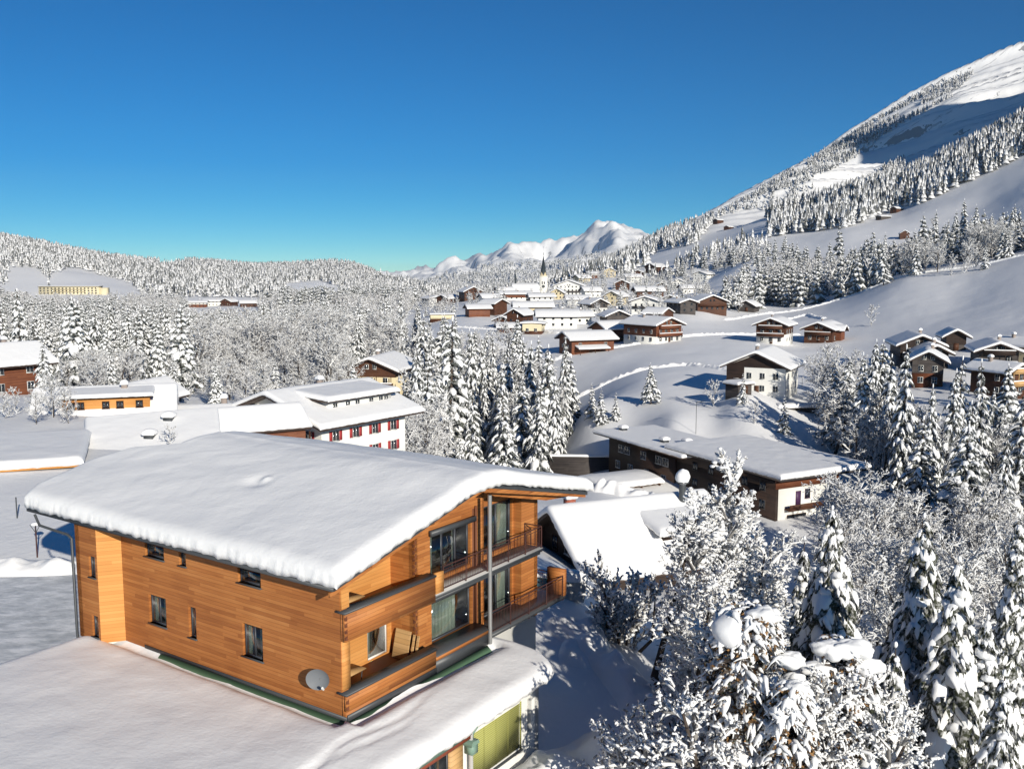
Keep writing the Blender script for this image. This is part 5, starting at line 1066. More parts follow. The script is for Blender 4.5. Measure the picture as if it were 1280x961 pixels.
CLEAR = [([(14, 334), (45, 334), (60, 350), (85, 335), (100, 336), (128, 345), (150, 350), (175, 362), (165, 374), (20, 376), (5, 372)], 900, 1600), ([(198, 322), (232, 322), (230, 332), (200, 334)], 1500, 2400), ([(355, 355), (400, 351), (432, 362), (425, 374), (360, 370)], 1000, 2000),
         ([(640, 350), (900, 300), (1000, 262), (1100, 250), (1010, 268), (960, 282), (900, 312), (820, 330)], 1200, 1500), ([(1000, 345), (1100, 300), (1170, 262), (1330, 240), (1330, 285), (1190, 282), (1140, 302), (1080, 320), (1040, 345)], 700, 1350),
         ([(1120, 190), (1330, 95), (1330, 140), (1200, 185), (1140, 215)], 1650, 2400), ([(1010, 225), (1120, 180), (1200, 130), (1290, 90), (1290, 115), (1150, 190), (1040, 245)], 1750, 2450)]
HF = np.array(HOUSE_FOOT)
TREES = []   # x,y,z,h,kind(1=conifer),region index
for ri, (key, poly, ya, yb, dens, cs, (h0, h1)) in enumerate(REG):
    r = np.random.default_rng(1000 + ri); p_ = np.array(poly, float); x0, x1 = (p_[:, 0].min() - 640) / 1200, (p_[:, 0].max() - 640) / 1200
    area = (x1 - x0) * (yb ** 2 - ya ** 2) / 2; n_ = int(min(area * dens / 1000, 260000))
    Y = np.sqrt(r.uniform(ya ** 2, yb ** 2, n_)); X = r.uniform(x0, x1, n_) * Y
    Z = H(X, Y); px, py = proj(X, Y, Z); k = inpoly(px, py, poly)
    for cp_, ca_, cb_ in CLEAR: k &= ~(inpoly(px, py, cp_) & (Y > ca_) & (Y < cb_))
    if key == 'crestline': k &= vnoise((Y * .97 + X * .25) / 45, (X * .97 - Y * .25) / 260, 76) > np.where(px > 1090, 0.55, 0.3)
    if key in ('crest', 'crest2'): k &= vnoise((Y * .86 + X * .5) / 90, (X * .86 - Y * .5) / 500, 77) > 0.42
    if key == 'midhills': k &= vnoise(X / 300, Y / 500, 78) > 0.36
    if key == 'upper': k &= vnoise(X / 60, Y / 110, 79) > 0.45
    if key == 'lefthill': k &= vnoise(X / 60, Y / 160, 80) > 0.12
    X, Y, Z = X[k], Y[k], Z[k]; hh = r.uniform(h0, h1, len(X)) * (1.0 if key != 'midhills' else 1.0); con = r.random(len(X)) < cs
    if key in ('valley',): con = vnoise(X / 45, Y / 70, 81) + r.normal(0, 0.12, len(X)) > 0.5
    if key == 'band': con = vnoise(X / 22, Y / 60, 82) + r.normal(0, 0.1, len(X)) > 0.42
    if key == 'rightgroup': con = (proj(X, Y, Z)[1] < 570) & (r.random(len(X)) < 0.62)
    hh = np.where(con, hh, hh * (0.72 if key != 'slope' else 1))
    d = np.min(np.hypot(X[:, None] - HF[None, :, 0], Y[:, None] - HF[None, :, 1]) - HF[None, :, 2], 1) if len(X) else np.zeros(0)
    ok = (d > 1.0) & ~hidden(X, Y, Z + hh * 1.25)
    # keep sight lines to houses that the photograph shows free
    tx_, ty_ = proj(X, Y, Z + hh)
    for (hx0, hy0, hx1, hy1, hY) in ((905, 430, 1010, 500, 212), (1125, 412, 1280, 450, 240), (440, 436, 508, 482, 222), (700, 395, 845, 452, 330), (0, 440, 34, 500, 150), (940, 395, 1070, 440, 335), (60, 480, 210, 540, 119), (330, 480, 515, 560, 126), (150, 472, 202, 496, 150), (1235, 455, 1262, 480, 205), (635, 316, 690, 392, 800), (45, 345, 128, 366, 1080), (690, 350, 735, 372, 760), (930, 372, 950, 392, 490), (655, 385, 720, 420, 405), (1095, 255, 1130, 300, 900), (572, 372, 640, 400, 540), (1145, 440, 1170, 480, 222), (235, 368, 322, 386, 985)):
        hit = (Y < hY) & (ty_ < hy1 - 2) & (py[k] > hy0) & (tx_ > hx0 - 2) & (tx_ < hx1 + 2); ok &= ~hit
    sel = np.where(ok)[0]; TREES += [(X[i], Y[i], Z[i], hh[i], float(con[i]), ri) for i in sel]
TREES = np.array(TREES)
# individual trees placed by eye where the photograph shows a distinct one: px, py(top), Y, height, kind
HAND = [(561, 395, 200, 33, 1), (586, 415, 215, 26, 1), (545, 440, 190, 24, 1), (601, 430, 235, 22, 1), (640, 440, 225, 24, 1), (660, 425, 215, 26, 1), (684, 430, 205, 27, 1), (704, 425, 210, 28, 1), (622, 455, 200, 24, 1), (650, 470, 185, 24, 1), (672, 475, 178, 24, 1), (694, 470, 182, 25, 1), (592, 478, 172, 23, 1), (632, 490, 170, 20, 1),
        (740, 478, 205, 10, 1), (752, 485, 200, 8, 1), (814, 480, 205, 9, 1), (770, 490, 200, 6, 1), (893, 505, 195, 6, 0), (928, 500, 190, 6, 1), (980, 522, 178, 7, 1), (1089, 402, 365, 8, 0), (710, 415, 250, 22, 1), (520, 500, 150, 14, 0), (541, 500, 148, 15, 0), (508, 520, 140, 12, 0), (575, 540, 165, 14, 1),
        (1085, 440, 165, 17, 1), (1057, 445, 172, 14, 1), (1115, 442, 160, 19, 1), (1137, 430, 150, 19, 1), (1168, 480, 140, 15, 1), (1200, 445, 152, 18, 1), (1192, 460, 146, 17, 1), (1232, 448, 150, 18, 1), (1214, 500, 128, 17, 1), (1212, 530, 120, 15, 1), (1275, 470, 140, 15, 1), (1262, 530, 118, 13, 1), (1155, 520, 130, 12, 1), (1050, 480, 178, 8, 1), (1035, 430, 205, 11, 0),
        (1208, 248, 600, 26, 1), (1195, 262, 590, 24, 1), (1230, 262, 600, 22, 1), (1222, 255, 590, 24, 1), (1155, 265, 575, 20, 1), (1172, 262, 580, 22, 1), (1106, 290, 590, 20, 1), (1092, 285, 600, 20, 1), (1270, 255, 590, 22, 1), (1240, 270, 560, 20, 1), (1050, 280, 640, 20, 1), (1232, 318, 432, 11, 1), (1190, 318, 436, 10, 0), (1206, 322, 434, 9, 0), (1220, 325, 436, 9, 0), (1166, 272, 610, 12, 0),
        (55, 475, 128, 8, 1), (20, 515, 112, 3.2, 0), (65, 500, 110, 4.5, 0), (85, 510, 106, 4, 0), (45, 520, 104, 3.5, 0), (5, 515, 108, 3, 0), (212, 545, 92, 2.5, 0), (820, 435, 362, 9, 0), (440, 455, 178, 12, 1), (478, 490, 185, 9, 1), (715, 445, 222, 16, 1), (60, 342, 1150, 22, 0)]
HT_ = []
for px, py, Y, hh, kd in HAND:
    q = at(px, py, Y); g = Hs(q[0], Y); H_ = q[2] - g
    H_ = hh if (H_ < 0.6 * hh or H_ > 1.5 * hh) else H_
    HT_.append((q[0], Y, g if H_ != hh else max(g, q[2] - hh) if q[2] - hh > g else g, H_, float(kd), -1))
TREES = np.concatenate([np.array(HT_), TREES])
print('trees', len(TREES), {REG[i][0]: int((TREES[:, 5] == i).sum()) for i in range(len(REG))})
score = TREES[:, 3] / TREES[:, 1]; pxs, pys = proj(TREES[:, 0], TREES[:, 1], TREES[:, 2] + TREES[:, 3] * 0.7)
inv = (pxs > -12) & (pxs < 1292) & (pys < 985)
LAB = {'valley': ('in the dense white forest across the left valley floor', 'forest trees on the left valley floor'), 'gorge': ('in the tall stand filling the gorge behind the timber house roof', 'trees in the gorge stand'),
       'rightgroup': ('in the grove behind the brown timber hotel on the right', 'trees in the grove behind the hotel'), 'slope': ('in the shaded thicket on the slope at the right edge', 'thicket trees at the right edge'),
       'band': ('in the tree belt along the upper edge of the big snowfield', 'trees in the belt above the snowfield'), 'village': ('standing among the village houses', 'village trees'), 'villageedge': ('on the village meadow edge above the gorge', 'trees on the village meadow edge'),
       'fieldedge': ('beside the white farmhouse snowfield', 'trees beside the farmhouse snowfield'), 'hotelback': ('just behind the flat hotel roof', 'trees behind the hotel roof'), 'redhouse': ('right of the white house with red shutters', 'trees by the red-shuttered house'),
       'lefthouses': ('in the garden left of the dormer chalet', 'garden trees on the left'), 'dorm': ('behind the dormer chalet on the left', 'trees behind the dormer chalet'), 'lefthill': ('on the wooded left hill', 'trees on the left hill'), 'upper': ('on the pastures above the village', 'trees on the pastures above the village')}
def lab(kind, ri, px, py, Y):
    if ri < 0:
        k = 'gorge' if (500 < px < 735 and py > 380) else 'rightgroup' if px > 1020 and py > 420 and Y < 200 else 'band' if px > 1030 and py < 345 else 'lefthouses' if px < 110 else 'fieldedge' if px > 735 and Y > 170 else 'redhouse' if px < 560 else 'hotelback'
    else: k = REG[int(ri)][0]
    w_ = 'spruce' if kind else 'bare tree'; ad_ = 'snow-laden spruce ' if kind else 'frost-white bare tree '
    if k == 'valley':
        row = 'at the back of' if py < 405 else 'in the middle of' if py < 440 else 'at the front of'
        b_ = 'above the left-edge chalet' if px < 100 else 'above the dormer chalet' if px < 215 else 'above the big hall roof' if px < 330 else 'above the red-shuttered house' if px < 430 else 'around the cream-walled forest chalet'
        return ad_ + row + ' the left valley forest, ' + b_, w_ + 's ' + row + ' the left valley forest, ' + b_
    if k == 'gorge':
        row = 'back row' if py < 430 else 'middle row' if py < 480 else 'front row'; b_ = 'left end' if px < 560 else 'left half' if px < 620 else 'right half' if px < 685 else 'right end'
        return ad_ + 'in the ' + row + ' of the gorge stand, at its ' + b_, w_ + 's of the gorge stand, ' + row + ', ' + b_
    if k == 'rightgroup':
        row = 'at the back of' if py < 475 else 'at the front of'; b_ = 'left end' if px < 1090 else 'middle' if px < 1190 else 'right end'
        return ad_ + row + ' the grove behind the hotel, ' + b_, w_ + 's ' + row + ' the grove behind the hotel, ' + b_
    a, g = LAB.get(k, ('on the distant slope', 'trees on the distant slope'))
    return ('snow-laden spruce ' if kind else 'frost-white bare tree ') + a, g + (', spruces' if kind else ', bare trees')
used = np.zeros(len(TREES), bool)
for kind, masters, lim in ((1, CON, 285), (0, DEC, 285)):
    c = np.where((TREES[:, 4] == kind) & inv)[0]; c = c[np.argsort(-score[c])][:lim]; used[c] = True
    for j, i in enumerate(c):
        x, y, z, hh = TREES[i, :4]; mm = masters[(j * 5 + int(x * 3)) % len(masters)]; l_, g_ = lab(kind, TREES[i, 5], *proj(x, y, z + hh), y)
        o = thing('spruce_tree' if kind else 'bare_tree', (x, y, z), rng.uniform(0, 6.28), l_, 'tree', g_); sc = hh / 10.0; wd = sc * rng.uniform(0.85, 1.15) * (0.8 if kind and hh > 18 else 1.0) * rng.uniform(0.88, 1.15); o.scale = (wd, wd, sc); o.rotation_euler = (rng.normal(0, 0.025), rng.normal(0, 0.025), o.rotation_euler[2])
        for me, nm in zip(mm, ('trunk', 'crown', 'snow')): link(nm, me, o)
rest = TREES[~used]; rr_ = rng.uniform(0, 6.28, len(rest))
M4 = np.stack([rest[:, 0], rest[:, 1], rest[:, 2], rest[:, 3] / 10.0, rr_], 1)
FOR = [('forest_valley', 'white forest mass', None)]
var = rng.integers(0, 12, len(rest))
def bake(name, mask, packs, label, mats=None):
    st = MB(); ids = np.where(mask)[0]
    if len(ids) == 0: return
    for v in range(len(packs)):
        k = ids[var[ids] % len(packs) == v]
        if len(k): merge_into(st, packs[v], M4[k])
    tot = sum(len(f[0]) for f in st.F); print(name, len(ids), 'faces', tot)
    st.obj(name, mats or [FROST, NEEDF], label=label, cat='forest', kind='stuff')
RK = [r_[0] for r_ in REG]
reg = rest[:, 5].astype(int); con = rest[:, 4] > 0.5; Yr = rest[:, 1]
bake('spruce_forest', con & (Yr < 480), LITE, 'mass of smaller snowy spruces filling the valley and groves', [SNOWT, NEED])
bake('bare_forest', ~con & (Yr < 480), DLITE, 'mass of frosted bare trees filling the valley and groves', [FROST, TWIGB])
bake('far_spruce_forest', con & (Yr >= 480) & (Yr < 1000), LITE2, 'far snowy spruces on the valley floor and above the snowfield', [SNOWT, NEED])
bake('far_bare_forest', ~con & (Yr >= 480) & (Yr < 1000), DLITE2, 'far frosted bare trees around the village', [FROST, TWIGB])
bake('hillside_forest', (Yr >= 1000) & (Yr < 2290), TINY, 'distant snowy forest covering the hills and mountain flank', [FROST, NEEDF])
bake('mountain_forest', (Yr >= 2290), TINY, 'very distant forest on the mountains behind the village', [FROST, NEEDF])

# ------------------------------------------------------------------ foreground trees, one by one
def near_spruce(px, pytop, Y, gz, rb, seed, label, nwh=32, nb=9, sub=5, fat=1.8, drp=1.0, low=0.1, lean=0.0):
    q = at(px, pytop, Y); h = q[2] - gz; r = np.random.default_rng(seed)
    o = thing('spruce_tree', (q[0], Y, gz), r.uniform(0, 6), label, 'tree', 'snow-laden foreground trees')
    a = conifer(h, rb, seed, nwh=nwh, nb=nb, sub=sub, rings=6, sides=7, need=4, fat=fat, low=low, drp=drp, near=True)
    a[0].obj('trunk', BARK, o, True); a[1].obj('crown', NEEDN, o)
    for k in range(int(h * 4.5)):                       # heavy clumps resting on the boughs
        f_ = r.uniform(0.1, 0.93); R_ = rb * (1 - f_) ** 0.85 * r.uniform(0.45, 0.9); an = r.uniform(0, 6.28); sz = (0.12 + 0.24 * (1 - f_)) * r.uniform(0.6, 1.4)
        blob(a[2], (R_ * math.cos(an), R_ * math.sin(an), h * f_ + 0.05 - R_ * 0.25), sz * 1.2, sz * 1.1, sz * 0.8, 8, seed + k, amp=0.5)
    a[2].obj('snow', SNOWT, o, True); return o
near_spruce(1156, 636, 36.0, -26.5, 3.1, 501, 'tallest snow-laden spruce in the bottom right, its bent tip above all foreground trees')
near_spruce(1200, 690, 33.5, -26.5, 2.9, 502, 'snow-laden spruce just right of the tallest foreground spruce')
near_spruce(1041, 628, 42.0, -25.5, 3.0, 503, 'snow-laden spruce with broad drooping boughs rising behind the arched snow clump', fat=1.4)
near_spruce(1256, 836, 30.0, -21.5, 1.5, 504, 'slender small snowy spruce in the bottom right corner', nwh=16, fat=1.1)
near_spruce(1006, 668, 46.0, -25.0, 1.2, 505, 'thin young snowy spruce left of the broad drooping one', nwh=20, nb=6, fat=0.7)
near_spruce(1120, 800, 33.0, -24.0, 1.5, 506, 'low snow-heavy spruce at the foot of the tallest foreground spruce', nwh=16)
near_spruce(1275, 640, 52.0, -30.0, 1.9, 507, 'snowy spruce half cut off by the right edge above the small corner spruce')
def leafy(px, pytop, Y, gz, h_r, seed, label, balls, leaf=0.5, multi=4, dens=1.0):
    """tree that kept its brown leaves, buried in snow clumps"""
    q = at(px, pytop, Y); h = q[2] - gz; r = np.random.default_rng(seed)
    o = thing('leafy_tree', (q[0], Y, gz), 0, label, 'tree', 'snow-laden foreground trees')
    a = deciduous(h, seed, lv=(12, 6, 4, 2), rad=0.3, thick=1.0, spread=0.9, multi=multi); a[0].obj('trunk', BARK, o, True); a[1].obj('crown', [SNOWT, TWIGB], o)
    n_ = int(12000 * dens); f_ = r.uniform(0.08, 0.98, n_); an = r.uniform(0, 6.28, n_); R_ = h_r * np.sqrt(np.sin(np.pi * (0.12 + 0.8 * f_))) * np.sqrt(r.uniform(0.15, 1, n_)) * (0.8 + 0.4 * vnoise(an * 2, f_ * 9, seed))
    C = np.stack([R_ * np.cos(an), R_ * np.sin(an), h * f_], 1); keep = fbm(C[:, 0] / 0.7, C[:, 2] / 0.7 + C[:, 1], 2, seed) > -0.12; C = C[keep]; M = len(C)
    def quads(C, s, mb, m=0):
        e1 = r.normal(0, 1, (len(C), 3)); e1 /= np.linalg.norm(e1, axis=1)[:, None]; e2 = np.cross(e1, r.normal(0, 1, (len(C), 3))); e2 /= np.linalg.norm(e2, axis=1)[:, None]
        s = s[:, None]; V = np.stack([C - e1 * s, C + e2 * s * 0.5, C + e1 * s, C - e2 * s * 0.5], 1).reshape(-1, 3); mb.add(V, np.arange(len(C) * 4).reshape(-1, 4), m)
    lf = MB(); quads(C, r.uniform(0.07, 0.14, M), lf); lf.F[-1] = (lf.F[-1][0], r.choice([0, 1, 2], M, p=[0.35, 0.4, 0.25])); lf.obj('leaves', [DRY, BARK, NEEDN], o)
    sn = MB(); idx = r.choice(M, int(620 * dens), replace=False)
    k_ = len(idx) * 3; idx = r.choice(M, k_); an_ = np.arctan2(C[idx, 1], C[idx, 0]) + r.normal(0, 0.7, k_); Dk = np.stack([np.cos(an_), np.sin(an_), 0 * an_], 1); Lk = r.uniform(0.18, 0.55, k_); wk = r.uniform(0.04, 0.13, k_)
    Vk, Fk = loft(C[idx] - Dk * (Lk * 0.4)[:, None] + [0, 0, 0.08], Dk, Lk, Lk * 0.1, Lk * r.uniform(0.3, 1.0, k_), wk, wk * 0.7, 5, 6, r, wob=0.35, pw=0.5); sn.add(Vk, Fk)
    for (dx, dy, dz, sz) in balls: blob(sn, (dx, dy, h - dz), sz * (0.95 if sz > 0.6 else 1.3), sz * 0.95, sz * (0.85 if sz > 0.6 else 0.6), 18, int(sz * 100 + dz * 10), amp=0.14 if sz > 0.6 else 0.42)
    sn.obj('snow', SNOWT, o, True); return o
leafy(940, 756, 30.0, -19.6, 1.45, 511, 'brown-leaved tree carrying one huge round ball of snow on its upper left', [(-0.7, -0.2, 0.75, 0.66), (0.3, -0.3, 0.25, 0.42), (1.1, -0.6, 1.6, 0.4), (1.25, -0.6, 2.3, 0.36), (-0.2, -0.9, 4.6, 0.5), (1.5, -0.7, 3.1, 0.34)])
leafy(1048, 795, 31.0, -20.2, 1.15, 512, 'snow-buried tree with an arched clump of snow draped over its top', [(-0.3, -0.3, 0.35, 0.5), (0.35, -0.3, 0.3, 0.52), (0.85, -0.4, 0.9, 0.42), (-0.8, -0.4, 1.0, 0.4), (0.0, -0.5, 1.5, 0.35), (-1.0, -0.6, 1.9, 0.35)], dens=0.9)
leafy(990, 850, 28.5, -19.5, 0.9, 513, 'lower brown-leaved bush between the snow ball tree and the arched one', [(0.1, -0.2, 0.1, 0.3), (-0.4, -0.4, 0.9, 0.26)], dens=0.6, multi=3)
def near_bare(px, pytop, Y, gz, seed, label, lv=(16, 8, 6, 4), rad=0.4, thick=0.75, multi=0, name='bare_tree', spread=1.0, clumps=60, cat='tree', base=0.2):
    q = at(px, pytop, Y); h = (q[2] - gz) / 0.93; r = np.random.default_rng(seed)
    o = thing(name, (q[0], Y, gz), r.uniform(0, 6), label, cat, 'snow-laden foreground trees' if cat == 'tree' else 'snowy foreground bushes')
    a = deciduous(h, seed, lv=lv, rad=rad, thick=thick, multi=multi, spread=spread, base=base); a[0].obj('trunk', BARK, o, True); me = a[1].obj('crown', [SNOWT, TWIGB], o)
    V = np.concatenate(a[1].V); sn = MB()
    for i in r.choice(len(V), clumps * 3, replace=False): sz = r.uniform(0.04, 0.12); blob(sn, V[i], sz * 1.6, sz * 1.2, sz * 0.7, 4, int(i), amp=0.45)
    sn.obj('snow', SNOWT, o, True); return o
near_bare(912, 575, 46.0, -23.0, 521, 'tall frost-white bare tree standing in front of the hotel', lv=(26, 9, 6, 5), rad=0.16, spread=0.75, clumps=150, thick=0.42, base=0.3)
near_bare(868, 628, 44.0, -22.6, 522, 'frost-white tree left of the tall bare one, before the dark chalet roof', lv=(24, 9, 6, 5), rad=0.2, clumps=120, thick=0.42, spread=0.8)
near_bare(950, 668, 50.0, -25.0, 523, 'broad frost-white tree behind the ball-topped tree', lv=(18, 9, 6, 4), rad=0.26, clumps=90, thick=0.45)
near_bare(885, 720, 40.0, -22.6, 526, 'low frost-white tree crowding in front of the tall bare one', lv=(16, 9, 6, 4), rad=0.3, clumps=90, thick=0.42)
near_spruce(1094, 842, 30.5, -22.5, 1.5, 508, 'snow-smothered young spruce at the bottom between the arched clump and the tallest spruce', nwh=20)
near_spruce(1236, 765, 33.0, -24.5, 1.7, 509, 'bushy snow-smothered spruce behind the small corner spruce', nwh=22)
near_bare(782, 686, 52.0, -22.2, 524, 'upright frosty shrub at the lower corner of the dark chalet roof', lv=(9, 6, 4), rad=0.35, multi=7, name='shrub', cat='shrub', spread=0.6, clumps=50, thick=1.6)
for i, (px, py, Y, lb) in enumerate(((830, 870, 33, 'thin snowy twigs of a low bush at the bottom, left of the snow ball tree'), (870, 900, 31, 'low spreading snowy bush at the bottom edge beside the snow ball tree'), (805, 905, 33.5, 'small snowy twiggy bush nearest the white mound at the bottom'))):
    q = at(px, py, Y); near_bare(px, py, Y, min(Hs(q[0], Y), q[2] - 0.8), 530 + i, lb, lv=(8, 5, 4), rad=0.4, multi=5, name='bush', cat='bush', spread=1.1, clumps=20, thick=1.1)

# ------------------------------------------------------------------ yard details
def sheet(name, xs, ys, mat_, dz, nx=60, ny=40, warp=None):
    s_, t_ = np.meshgrid(np.linspace(0, 1, nx), np.linspace(0, 1, ny), indexing='ij'); X = xs(s_, t_); Y = ys(s_, t_); Z = H(X, Y) + dz
    i = (np.arange(nx - 1)[:, None] * ny + np.arange(ny - 1)[None]).ravel(); m = MB(); m.add(np.stack([X.ravel(), Y.ravel(), Z.ravel()], 1), np.stack([i, i + ny, i + ny + 1, i + 1], 1)); return m.obj(name, mat_, smooth=True, kind='structure')
PACK = mat('packed_snow', (0.5, 0.52, 0.54), 0.55, spec=0.4); t = NT(PACK); mp = t.new('ShaderNodeMapping'); mp.inputs['Scale'].default_value = (0.7, 1.5, 1); mp.inputs['Rotation'].default_value = (0, 0, R(-25)); t.link(t.pos(), mp.inputs['Vector'])
n1 = t.noise(mp.outputs[0], 1.0, 5, 0.7); t.link(t.ramp(n1, [(0.33, (0.42, 0.44, 0.46)), (0.5, (0.60, 0.62, 0.64)), (0.62, (0.80, 0.81, 0.83))]), t.b.inputs['Base Color']); t.bump(n1, 0.6, 0.08)
sheet('parking_area', lambda s, t_: -46 + s * 31.5 + 1.5 * np.sin(t_ * 3), lambda s, t_: 41.5 + t_ * 13 + 0.6 * np.sin(s * 9), PACK, 0.05)
ROADM = mat('wet_road', (0.12, 0.12, 0.125), 0.45, spec=0.4); t = NT(ROADM); mp = t.new('ShaderNodeMapping'); mp.inputs['Scale'].default_value = (0.25, 1.2, 1); t.link(t.pos(), mp.inputs['Vector']); n1 = t.noise(mp.outputs[0], 1.0, 4, 0.6)
t.link(t.ramp(n1, [(0.42, (0.10, 0.10, 0.105)), (0.5, (0.35, 0.36, 0.38)), (0.6, (0.75, 0.76, 0.78))]), t.b.inputs['Base Color'])
sheet('road', lambda s, t_: 3 + s * 24 + t_ * 3, lambda s, t_: 168 - s * 26 - t_ * 9, ROADM, 0.12)
def bank(name, pts, w, h, label=None, seed=0):
    """ploughed snow bank following a line"""
    pts = np.array(pts, float); d = np.r_[0, np.cumsum(np.linalg.norm(np.diff(pts, axis=0), axis=1))]; n_ = int(d[-1] / 0.25) + 2; L_ = np.linspace(0, d[-1], n_); X = np.interp(L_, d, pts[:, 0]); Y = np.interp(L_, d, pts[:, 1])
    dx, dy = np.gradient(X), np.gradient(Y); nn = np.hypot(dx, dy); nx, ny = -dy / nn, dx / nn; k = 17; u = np.linspace(-1, 1, k); V = np.zeros((n_, k, 3)); e = np.clip(np.minimum(L_, d[-1] - L_) / w, 0, 1) ** 0.5
    for j in range(k):
        ww = w * (0.85 + 0.5 * vnoise(L_ / 1.5, L_ * 0, seed)); px_ = X + nx * u[j] * ww; py_ = Y + ny * u[j] * ww
        V[:, j, 0] = px_; V[:, j, 1] = py_; V[:, j, 2] = H(px_, py_) - 0.06 + e * h * (1 - u[j] ** 2) ** 0.8 * (0.6 + 0.8 * vnoise(px_ / 0.9, py_ / 0.9, seed + 1)) + 0.16 * e * (1 - u[j] ** 2) * (vnoise(px_ / 0.25, py_ / 0.25, seed + 2) - 0.5)
    i = (np.arange(n_ - 1)[:, None] * k + np.arange(k - 1)[None]).ravel(); MB().add(V.reshape(-1, 3), np.stack([i, i + 1, i + k + 1, i + k], 1)).obj(name, SNOW, smooth=True, kind='structure')
bank('snow_bank', [(-46, 56), (-30, 55.4), (-20, 54.8)], 0.9, 0.7, seed=61)
bank('snow_bank', [(3.2, 52.5), (5.0, 47.5), (6.3, 44), (7.2, 40)], 1.2, 1.0, seed=62)
bank('snow_bank', [(2.2, 52), (3.4, 49.5), (3.2, 46.5)], 0.7, 0.5, seed=63)
bank('snow_bank', [(2.6, 39.0), (4.2, 37.4), (6.6, 36.6)], 1.5, 1.5, seed=64)
bank('snow_bank', [(13, 150), (17, 147), (24, 142)], 1.6, 1.6, seed=65)
bank('snow_bank', [(0.5, 34.5), (1.8, 36.3), (3.0, 38.0)], 1.3, 1.1, seed=66)
bank('snow_bank', [(7.5, 40), (8.0, 36), (8.2, 33)], 0.8, 0.7, seed=67)
for i, ln in enumerate(([(690, 449, 318), (760, 441, 335), (840, 434, 350), (900, 428, 365), (1000, 421, 372)], [(905, 403, 450), (960, 389, 480), (1040, 375, 490), (1130, 354, 470), (1290, 328, 440)], [(980, 396, 440), (1010, 385, 450), (1018, 392, 430), (1030, 398, 415)], [(620, 470, 262), (760, 466, 262), (860, 461, 262), (930, 470, 240)], [(560, 409, 450), (640, 414, 430), (700, 424, 400)])):
    bank('trail_bank', [tuple(at(*p_)[:2]) for p_ in ln], 1.1, 0.75, seed=80 + i)
def shrub_green(px, py, Y, s_, label):
    q = at(px, py, Y); o = thing('evergreen_bush', (q[0], Y, Hs(q[0], Y)), 0, label, 'bush'); r = np.random.default_rng(int(px)); m = MB(); n_ = 500; C = r.normal(0, 0.33, (n_, 3)) * s_; C[:, 2] = np.abs(C[:, 2]) * 1.2
    e1 = r.normal(0, 1, (n_, 3)) * 0.11; e2 = r.normal(0, 1, (n_, 3)) * 0.06; m.add(np.stack([C - e1, C + e2, C + e1, C - e2], 1).reshape(-1, 3), np.arange(n_ * 4).reshape(-1, 4)); m.obj('foliage', mat('bush_green', (0.03, 0.06, 0.03), 0.8), o)
    sn = MB(); blob(sn, (0.1, 0.1, 0.55 * s_), 0.6 * s_, 0.5 * s_, 0.24 * s_, 10, 5); sn.obj('snow', SNOW, o, True)
shrub_green(757, 892, 37.5, 1.0, 'dark green bush poking out of the shaded snow right of the low building')
shrub_green(818, 838, 40.0, 0.5, 'small reddish-dark shrub poking out of the snow near the bare trees')
def bin_(px, py, Y, w, label, mt, cap):
    q = at(px, py, Y); z = Hs(q[0], Y); o = thing('waste_bin', (q[0], Y, z), R(-10), label, 'bin'); MB().prism([(-w / 2 * 0.85, 0), (w / 2 * 0.85, 0), (w / 2, 1.15), (-w / 2, 1.15)], 'y', -0.45, 0.45).obj('body', mt, o)
    MB().box(-w / 2 - 0.04, w / 2 + 0.04, -0.5, 0.5, 1.151, 1.23).obj('lid', mt, o); sn = MB(); snow_slab(sn, lambda s, t_: (-w / 2 + s * w, -0.48 + t_ * 0.96, 1.231 + 0 * s), w, 0.96, cap, 0.3, 0.4, 0.03, 0.4); sn.obj('snow_cap', SNOW, o, True)
bin_(683, 733, 56, 1.2, 'dark teal waste bin nearest the balcony end, snow on its lid', TARP, 0.35); bin_(716, 733, 56.4, 1.7, 'wide grey container under a thick snow cap beside the teal bin', PLG, 0.6)
# rotary drying rack with its shadow and a marker pole on the left yard
q = at(46, 686, 57.5); dr = thing('drying_rack', (q[0], 57.5, Hs(q[0], 57.5)), 0, 'folded rusty drying pole standing in the snow left of the timber house', 'clothes dryer')
MB().tube([(0, 0, 0), (0, 0, 2.0)], 0.045, 8).obj('pole', RAIL, dr); m = MB()
for a in range(4): m.tube([(0, 0, 1.55), (0.3 * math.cos(a * 1.57 + .5), 0.3 * math.sin(a * 1.57 + .5), 2.1)], 0.02, 5)
m.obj('arms', DARK, dr); sn = MB(); blob(sn, (0, 0, 2.1), 0.3, 0.3, 0.12, 6, 2); sn.obj('snow_cap', SNOW, dr, True)
for i, (px, py, Y, hh, lb) in enumerate(((21, 640, 66, 1.5, 'thin marker pole in the snow at the far left'), (870, 534, 178, 6.0, 'slim street lamp behind the flat hotel roof'), (1003, 470, 225, 2.2, 'short post by the white farmhouse'))):
    q = at(px, py, Y); o = thing(['marker_pole', 'street_lamp', 'wooden_post'][i], (q[0], Y, Hs(q[0], Y)), 0, lb, ['pole', 'street lamp', 'post'][i]); MB().tube([(0, 0, -0.5), (0, 0, hh)], 0.05, 6).obj('pole', DARK, o)
    if i == 1: MB().tube([(0, 0, hh), (1.1, 0, hh + 0.1)], 0.06, 6).box(0.8, 1.4, -0.15, 0.15, hh + 0.1, hh + 0.2).obj('lamp_head', DARK, o)
q = at(1003, 487, 196); lw = thing('garden_wall', (q[0] + 0.5, 196, Hs(q[0], 196)), R(4), 'low stone garden wall under a long snow pillow right of the white farmhouse', 'wall')
